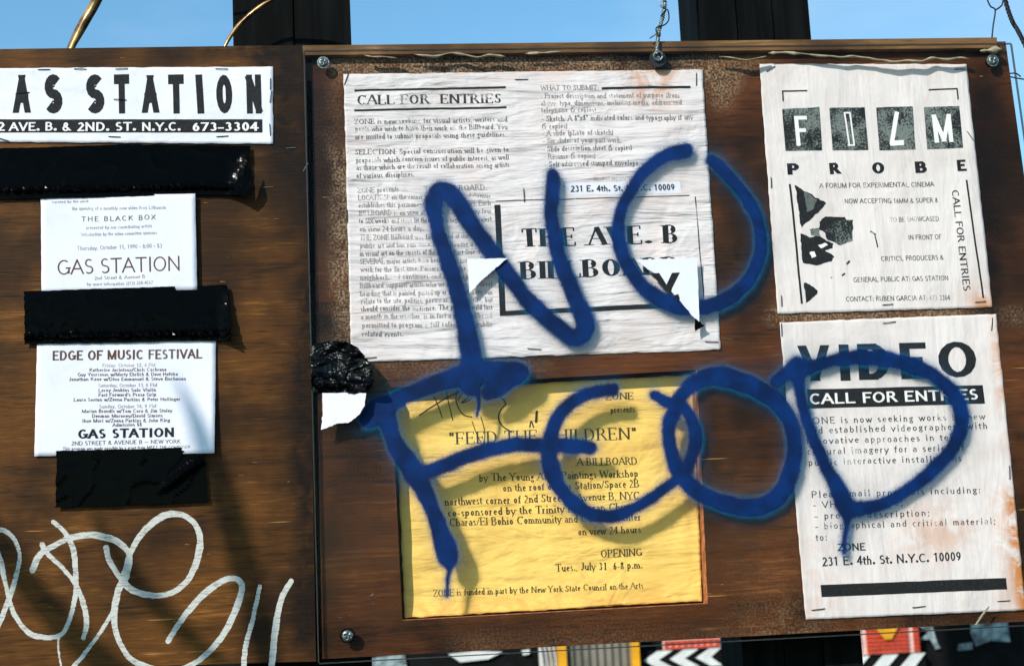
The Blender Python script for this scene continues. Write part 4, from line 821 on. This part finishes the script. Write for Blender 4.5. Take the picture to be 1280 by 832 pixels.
# ---- black tape
def strip(name, top, bot, base, amp, mat, parent, nx, ny, seed, lift=None):
    top = np.array(top, float); bot = np.array(bot, float)
    def samp(p, t_):
        L = np.r_[0, np.cumsum(np.hypot(*np.diff(p, axis=0).T))]; L /= L[-1]; return np.interp(t_, L, p[:, 0]), np.interp(t_, L, p[:, 1])
    tt = np.linspace(0, 1, nx); (ax_, ay_), (bx_, by_) = samp(top, tt), samp(bot, tt); v = np.linspace(0, 1, ny)[:, None]
    X = ax_ * (1 - v) + bx_ * v; Y = ay_ * (1 - v) + by_ * v
    e = np.minimum(v, 1 - v) * np.ones_like(X) < .5 / ny; X = X + vnoise(X, Y, 5, seed) * .9 * (1 + 1.5 * ((tt < .01) | (tt > .99))[None, :]); Y = Y + vnoise(X, Y, 7, seed + 1) * .6
    w = np.abs(vnoise(X + Y * .7, Y * .8 - X * .2, 30, seed + 2, 2)); H = base + amp * (1 - w) ** 6
    if lift is not None: H = H + lift(X, Y, tt[None, :] + 0 * X, v + 0 * X)
    o = mk(name, PA(X, Y, H).reshape(-1, 3), grid_faces(nx, ny), mat, parent, smooth=False); md = o.modifiers.new('thickness', 'SOLIDIFY'); md.thickness = .0004; md.offset = 1; return o
def pleat(y0, a=.003): return lambda X, Y, u, v: a * np.exp(-((v - y0) / .04) ** 2) * (.15 + 2.2 * np.abs(vnoise(X, X * 0, 4, 3, 2)))
T = at_thing('tape_strip', 'wide black tape strip under the banner, topmost of the three', 'tape', 150, 248, .003, 'black tape strips on the left board')
strip('tape', [(-60, 187), (60, 184), (160, 180.5), (313, 182.5)], [(-60, 250), (0, 249), (150, 246), (240, 243.5), (302, 244)], .0034, .0005, M['tape'], T, 120, 26, 1, lambda X, Y, u, v: pleat(.84)(X, Y, u, v) + .012 * np.clip((u - .93) / .07, 0, 1) ** 2 * v)
strip('folded_corner', [(313, 205), (317, 228), (313, 240)], [(298, 243), (300, 243), (305, 246)], .0150, .001, M['tape'], T, 8, 6, 9)
T = at_thing('tape_strip', 'black tape strip between the two small flyers, middle of the three', 'tape', 158, 430, .003, 'black tape strips on the left board')
strip('tape', [(29.5, 364), (120, 361), (283, 356)], [(31, 431), (33, 430), (150, 428), (200, 426.5), (290, 425.5)], .0044, .0005, M['tape'], T, 100, 26, 2, lambda X, Y, u, v: pleat(.86, .004)(X, Y, u, v) + .010 * np.clip((u - .93) / .07, 0, 1) ** 2 * v)
T = at_thing('tape_strip', 'short black tape strip at the foot of the festival flyer, lowest of the three', 'tape', 163, 632, .003, 'black tape strips on the left board')
strip('tape', [(71, 563), (160, 561), (256, 558)], [(69.5, 634), (160, 631), (259, 627)], .0044, .0005, M['tape'], T, 80, 24, 3, lambda X, Y, u, v: .005 * np.exp(-(((X - 228) * .6 + (Y - 592) * .8) / 5) ** 2) * box_f(X, Y, 205, 250, 575, 612, 4))
T = at_thing('tape_wad', 'crumpled wad of glossy black tape at the left edge of the acrylic', 'tape', 428, 492, .013)
strip('tape', [(389, 436), (391, 430), (412, 426), (432, 426), (447, 434), (459, 448), (467, 466)], [(389, 486), (392, 491), (412, 492), (440, 492), (456, 491), (463, 486), (467, 477)], GF + .0015, .006, M['tape_c'], T, 70, 36, 6, lambda X, Y, u, v: .014 * np.clip((X - 420) / 45, 0, 1) ** 1.5 + .006 * np.exp(-((v - .8) / .08) ** 2))
scrap([(403, 491), (457.5, 491), (456, 506), (449, 518), (436, 528), (421, 529), (410, 534), (401, 537), (403.5, 520)], GF + .006, lambda X, Y: (X - 401) * .0001, 'paper_scrap', 'bright white torn paper scrap hanging below the crumpled black tape wad', M['paper_w'])

# ---- plastic film edge under the top batten
T = thing('plastic_film', 'torn wavy cream plastic film along the top of the right board', 'film', tuple(P(820, 72, .012)))
def wavy(x0, x1, y0, y1, seed, amp, w0=1.4):
    X = np.arange(x0, x1 + 1, 3.0); n = vnoise(X, X * 0, 34, seed, 2) * 3.2; yc = 3.2 + y0 + (y1 - y0) * (X - x0) / (x1 - x0) + n * amp; w = 1.0 * w0 * (1 + .6 * vnoise(X, X * 0, 9, seed + 1, 1)) * np.clip(np.minimum(X - x0, x1 - X) / 6, .15, 1)
    Xs = np.stack([X, X, X]); Ys = np.stack([yc - w, yc, yc + w]); H = np.stack([.0112 + 0 * X, .0145 + .001 * n, .0112 + 0 * X])
    o = mk('film_edge', PA(Xs, Ys, H).reshape(-1, 3), grid_faces(len(X), 3), M['film'], T, smooth=True)
wavy(455, 498, 65, 68, 1, 1.2, 1.0); wavy(518, 632, 65, 66, 2, 3.0, 1.3); wavy(656, 702, 66.5, 63.5, 3, 1.2, 1.1); wavy(898, 960, 69, 69, 4, 1.2, 1.0); wavy(960, 1212, 68, 67.5, 5, 3.6, 1.4); wavy(1225, 1252, 58, 56, 6, 1.5, 3.2)

# ---- staples and specks left in the bare wood
for i, (x, y, a, bd) in enumerate(((364, 185, 2, LB), (382, 209, 60, LB), (335, 234, 0, LB), (910, 424, -10, RB), (1225, 771, 0, RB), (465, 743, 30, RB))):
    c = P(x, y, .0006); T = thing('staple', 'bright wire staple left in bare plywood %s' % ('just right of the banner', 'beside the gap between the boards', 'right of the top tape strip', 'below the big white poster', 'under the video poster corner', 'left of the yellow poster')[i], 'staple', tuple(c), 'loose staples in the bare wood')
    s_ = staple(x, y, a, T, .0006, 12 if i < 4 else 4, 'staple_b'); s_.name = 'wire'
c = P(1222, 770, GF + .001); T = thing('drinking_straw_piece', 'thin pale stick leaning across the bottom edge at lower right', 'stick', tuple(P(1221, 780, .02)))
b = MB(); b.tube([P(1236, 758, .0135), P(1228, 768, .016), P(1219.5, 781, .018)], [.0008, .0011, .0011], 6); b.build('stick', M['film'], T)

# ------------------------------------------------------------------ copper straps rising behind the left board
def strap(pts, w, name, label, seed):
    p = catmull(pts, 8); n = len(p); mb = MB(); V = []
    T = thing(name, label, 'strap', tuple(P(pts[0][0], pts[0][1], pts[0][2])))
    for i, (x, y, o_, ww) in enumerate(p):
        c = P(x, y, o_); t_ = nrm(P(*p[min(i+1, n-1)][:3]) - P(*p[max(i-1, 0)][:3])); s_ = nrm(np.cross(t_, (0, 1, 0))); tw = .35 * math.sin(i * .22 + seed); d = s_ * math.cos(tw) + np.array((0, 1, 0)) * math.sin(tw); h = ww * M_PX / 2; nn_ = nrm(np.cross(t_, d)) * .0005
        V += [c - d * h - nn_, c + nn_ * 2.5, c + d * h - nn_, c - nn_ * 2]
    Fc = [(i*4+a, i*4+(a+1) % 4, (i+1)*4+(a+1) % 4, (i+1)*4+a) for i in range(n - 1) for a in range(4)] + [(0, 1, 2, 3), ((n-1)*4+3, (n-1)*4+2, (n-1)*4+1, (n-1)*4)]
    mk('blade', V, Fc, M['copper'], T, smooth=True)
    return T
strap([(80, 80, -.022, 11), (90, 56, -.020, 12), (104, 30, -.016, 13), (121, 0, -.01, 13), (138, -40, .02, 14), (150, -120, .06, 8), (130, -220, .12, 6)], 13, 'copper_strap', 'broad shiny copper strip sticking up behind the left board', .4)
strap([(276, 72, -.024, 4), (284, 52, -.024, 5), (300, 30, -.018, 6), (325, 8, -.012, 6), (352, -8, 0, 7), (400, -40, .03, 6), (440, -120, .06, 5)], 8, 'copper_strap', 'narrow curved copper strip in front of the left black post', 1.2)

# ------------------------------------------------------------------ posts behind the boards
def post(name, label, edges, off, thick, ztop):
    T = thing(name, label, 'post', (P((edges[0][0] + edges[-1][1]) / 2, 400, off)[0], -off + thick / 2, 0))
    for i, (a, b_) in enumerate(edges):
        xa, xb = P(a, 30, off)[0], P(b_, 30, off)[0]; y = -off + (.002 * (i % 2)); bb = MB(); n = 14; V = []
        for k in range(n + 1):
            z = ztop * k / n; jx = .0006 * math.sin(k * 2.1 + i); V += [(xa + jx, y, z), (xb + jx, y, z), (xb + jx, y + thick, z), (xa + jx, y + thick, z)]
        bb.add(V, [(k*4+q_, k*4+(q_+1) % 4, (k+1)*4+(q_+1) % 4, (k+1)*4+q_) for k in range(n) for q_ in range(4)] + [(3, 2, 1, 0), (n*4, n*4+1, n*4+2, n*4+3)])
        bb.build('plank', M['post'], T)
post('timber_post', 'thick black timber post rising behind the join of the two boards', [(291, 366), (367.5, 438)], -.045, .09, 3.2)
post('timber_post', 'thick black timber post of three planks right of the twisted wire', [(872, 920.5), (922, 966), (967.5, 1012)], -.045, .09, 3.2)

# ------------------------------------------------------------------ painted fence and signs seen under the boards
FD = -1.9
REF = [700]
zt = lambda py, off: P(REF[0], py, off)[2]
xw = lambda px, off: P(px, 815, off)[0]
REF[0] = 700
b = MB(); b.box(xw(-700, FD), xw(1700, FD), -FD, -FD + .02, 0, zt(752, FD)); o = b.build('painted_fence', M['mural'], None, label='black painted board fence standing low behind the notice boards', cat='fence')
def flat(name, label, cat, px0, px1, py0, py1, off, mat, th=.012, parent=None, part=None):
    REF[0] = (px0 + px1) / 2
    T = parent or thing(name, label, cat, (xw((px0 + px1) / 2, off), -off, 0 if py1 > 900 else zt(py1, off)))
    bb = MB(); bb.box(xw(px0, off), xw(px1, off), -off, -off + th, 0 if py1 > 900 else zt(py1, off), zt(py0, off)); bb.build(part or 'panel', mat, T); return T
flat('yellow_post', 'narrow yellow post left of the grey corrugated sheet', 'post', 698, 708, 780, 999, FD + .06, M['yellow_b'], .03, part='pole')
flat('yellow_post', 'narrow yellow post right of the grey corrugated sheet', 'post', 790, 799.5, 780, 999, FD + .06, M['yellow_b'], .03, part='pole')
REF[0] = 749
T = thing('corrugated_sheet', 'grey corrugated steel sheet between two yellow posts', 'metal sheet', (xw(749, FD), -FD, 0))
xs = np.linspace(xw(708.5, FD + .05), xw(789.5, FD + .05), 60); V = []
for i, x in enumerate(xs):
    y = -FD - .045 + .003 * math.sin(i * .9); V += [(x, y, 0), (x, y, zt(770, FD)), (x, y + .002, 0), (x, y + .002, zt(770, FD))]
mk('panel', V, [(i*4, i*4+4, i*4+5, i*4+1) for i in range(59)] + [(i*4+3, i*4+7, i*4+6, i*4+2) for i in range(59)], M['steel'], T)
def chevrons(T, px0, px1, pyt, pym, n, off, mat, hgt, slant, wd):
    step = (px1 - px0) / n; th = .003
    for i in range(n):
        a = px0 + step * i; bb = MB()
        for s_ in ((0, 1), (1, 0)):
            yA = pyt if s_[0] == 0 else pym; yB = pym if s_[0] == 0 else pyt + 2 * (pym - pyt)
            xa = a + slant if s_[0] == 0 else a; xb = a if s_[0] == 0 else a + slant
            q_ = [(xa, yA), (min(xa + wd, px1), yA), (min(xb + wd, px1), yB), (xb, yB)]
            fr = [np.array((xw(x, off), -off, zt(y, off))) for x, y in q_]; bb.hexa(fr + [p + np.array((0, th, 0)) for p in fr])
        bb.build('chevron', mat, T)
T = flat('chevron_sign', 'black sign with white arrow chevrons pointing left under the right board', 'sign', 801, 902, 811, 846, FD + .03, M['mural'])
chevrons(T, 804, 902, 811.5, 822.5, 3, FD + .034, M['white_b'], 0, 18, 19)
T = flat('red_screen_strip', 'orange red perforated strip above the white chevrons', 'panel', 830, 901, 798, 810, FD + .03, M['pink_b'])
def lattice(T, px0, px1, py0, py1, off, sp, mat):
    for k, x in enumerate(np.arange(px0, px1, sp)):
        bb = MB(); bb.box(xw(x, off), xw(min(x + sp * .5, px1), off), -off - .002, -off, zt(py1, off), zt(py0, off)); bb.build('slat', mat, T)
    for k, y in enumerate(np.arange(py0, py1, sp)):
        bb = MB(); bb.box(xw(px0, off), xw(px1, off), -off - .0045, -off - .0025, zt(min(y + sp * .38, py1), off), zt(y, off)); bb.build('slat', mat, T)
lattice(T, 831, 900, 799, 809, FD + .032, 8, M['red_b'])
T = flat('red_lattice_panel', 'orange red checked lattice panel with an orange wedge, right of the black post', 'panel', 1051, 1150, 778, 817, FD + .03, M['pink_b'])
lattice(T, 1052, 1077, 779, 816, FD + .032, 5, M['red_b']); lattice(T, 1084, 1137, 779, 816, FD + .032, 5, M['red_b']); lattice(T, 1143, 1150, 779, 816, FD + .032, 5, M['red_b'])
off = FD + .042; p = [np.array((xw(x, off), -off, zt(y, off))) for x, y in ((1095, 782), (1128, 780), (1116, 799), (1108, 799))]; bb = MB(); bb.hexa(p + [q_ + np.array((0, .003, 0)) for q_ in p]); bb.build('wedge', M['yellow_b'], T)
T = flat('striped_sign', 'black sign with slanting white bars below the lattice panel', 'sign', 1052, 1156, 817.5, 850, FD + .028, M['mural'])
for x in (1060, 1096, 1132):
    p = [np.array((xw(a, FD + .034), -FD - .034, zt(y, FD))) for a, y in ((x + 8, 817), (x + 27 if x < 1130 else 1157, 817), (x + 3, 842), (x - 17, 842))]; bb = MB(); bb.hexa(p + [q_ + np.array((0, .003, 0)) for q_ in p]); bb.build('white_bar', M['white_b'], T)
def blotch(name, label, pts, off, mat):
    REF[0] = sum(q_[0] for q_ in pts) / len(pts)
    p = [np.array((xw(x, off), -off, zt(y, off))) for x, y in pts]; n = len(p); V = p + [q_ + np.array((0, .004, 0)) for q_ in p]
    mk(name, V, [tuple(range(n))[::-1], tuple(range(n, 2 * n))] + [(i, (i + 1) % n, (i + 1) % n + n, i + n) for i in range(n)], mat, label=label, cat='paint patch')
blotch('peeling_poster', 'pale peeling paper patch on the black fence at far lower right', [(1218, 775), (1263, 772), (1264, 803), (1240, 800), (1221, 806), (1216, 790)], FD + .01, M['bluewhite'])
blotch('peeling_poster', 'narrow pale paper strip hanging right of the lattice panel', [(1150, 780), (1168, 779), (1172, 800), (1176, 810), (1170, 811), (1165, 799), (1151, 798), (1163, 790)], FD + .01, M['bluewhite'])
blotch('peeling_poster', 'small pale paper tatter low between two larger ones', [(1199, 804), (1217, 803), (1216, 811), (1198, 812)], FD + .01, M['bluewhite'])
blotch('peeling_poster', 'light blue paper patch under the lower left corner of right board', [(452, 822), (506, 818), (508, 842), (450, 842)], FD + .01, M['bluewhite'])
blotch('peeling_poster', 'white streaky paper patch under the middle of the right board', [(560, 815), (596, 813), (628, 816), (610, 824), (575, 826)], FD + .01, M['white_b'])
blotch('peeling_poster', 'small white paper bit under the yellow poster', [(652, 812), (662, 811), (662, 817), (654, 818)], FD + .01, M['white_b'])
T = flat('curved_slat_panel', 'white panel with curved grey ribs left of the yellow post', 'panel', 674, 697.5, 795, 999, FD + .03, M['white_b'])
for k in range(4):
    bb = MB(); pts = [np.array((xw(676 + k * 5.5 + 3.2 * math.sin(math.pi * (y - 800) / 60), FD + .036), -FD - .036, zt(y, FD))) for y in np.linspace(800, 860, 14)]; bb.tube(pts, .0016, 6); bb.build('rib', M['steel'], T)

# ---- unseen reed added out of frame to shade the board's lower left
def off_board(sx, sy, D): p = P(sx, sy, 0); return p - SUN * (D / SUN[1])
base = off_board(345, 900, 1.1); T = thing('shade_reed', 'unseen reed added in front of the boards at left to cast shade', 'added_reed', (base[0] + .02, base[1], 0))
g0 = np.array((base[0] + .02, base[1], 0))
def blade(pts, w, name):
    p = catmull([np.r_[q_, 0][:3] if len(q_) == 2 else q_ for q_ in pts], 6); n = len(p); V = []
    for i in range(n):
        t_ = nrm(p[min(i + 1, n - 1)] - p[max(i - 1, 0)]); sd_ = nrm(np.cross(t_, SUN)); k = w * math.sin(math.pi * min(.98, .12 + .86 * i / (n - 1))); V += [p[i] - sd_ * k, p[i] + SUN * .002, p[i] + sd_ * k]
    o = mk(name, V, grid_faces(3, n), M['added_reed'], T, smooth=True)
M['added_reed'] = plain('added_dry_reed', S(150, 128, 78), .7, 0, .4, 30)
b = MB(); b.tube(catmull([g0, (g0 + base) / 2 + (.01, 0, 0), base, off_board(325, 800, 1.1), off_board(300, 690, 1.1)], 6), .0045, 6); b.build('shade_reed_stem', M['added_reed'], T)
blade([off_board(335, 860, 1.1), off_board(318, 760, 1.1), off_board(290, 650, 1.1), off_board(258, 550, 1.12), off_board(222, 470, 1.15)], .013, 'shade_reed_leaf')
blade([off_board(340, 880, 1.1), off_board(240, 800, 1.1), off_board(150, 700, 1.1), off_board(115, 625, 1.1)], .010, 'shade_reed_leaf')
blade([off_board(345, 900, 1.1), off_board(180, 860, 1.1), off_board(60, 760, 1.1), off_board(-20, 640, 1.1), off_board(-40, 560, 1.1)], .014, 'shade_reed_leaf')

# ---- old staple holes and short splinters in the bare plywood of both boards
for parent, spots in ((LB, 60), (RB, 70)):
    b = MB()
    for _ in range(spots):
        x, y = (rng.uniform(5, 375), rng.uniform(70, 815)) if parent is LB else (rng.uniform(400, 1235), rng.uniform(75, 775))
        if parent is RB and (489 < x < 885 and 460 < y < 775): continue
        L_ = rng.uniform(1.0, 4.5); h_ = rng.uniform(.25, .6); a_ = rng.normal(0, .06) if rng.random() < .8 else rng.uniform(-1.5, 1.5)
        dx, dy = L_ * math.cos(a_), L_ * math.sin(a_); b.slab([(x - dx, y - dy - h_), (x + dx, y + dy - h_ * .3), (x + dx, y + dy + h_ * .3), (x - dx, y - dy + h_)], .0004, -.0002)
    b.build('splinters', M['splinter'], parent, kind='stuff')
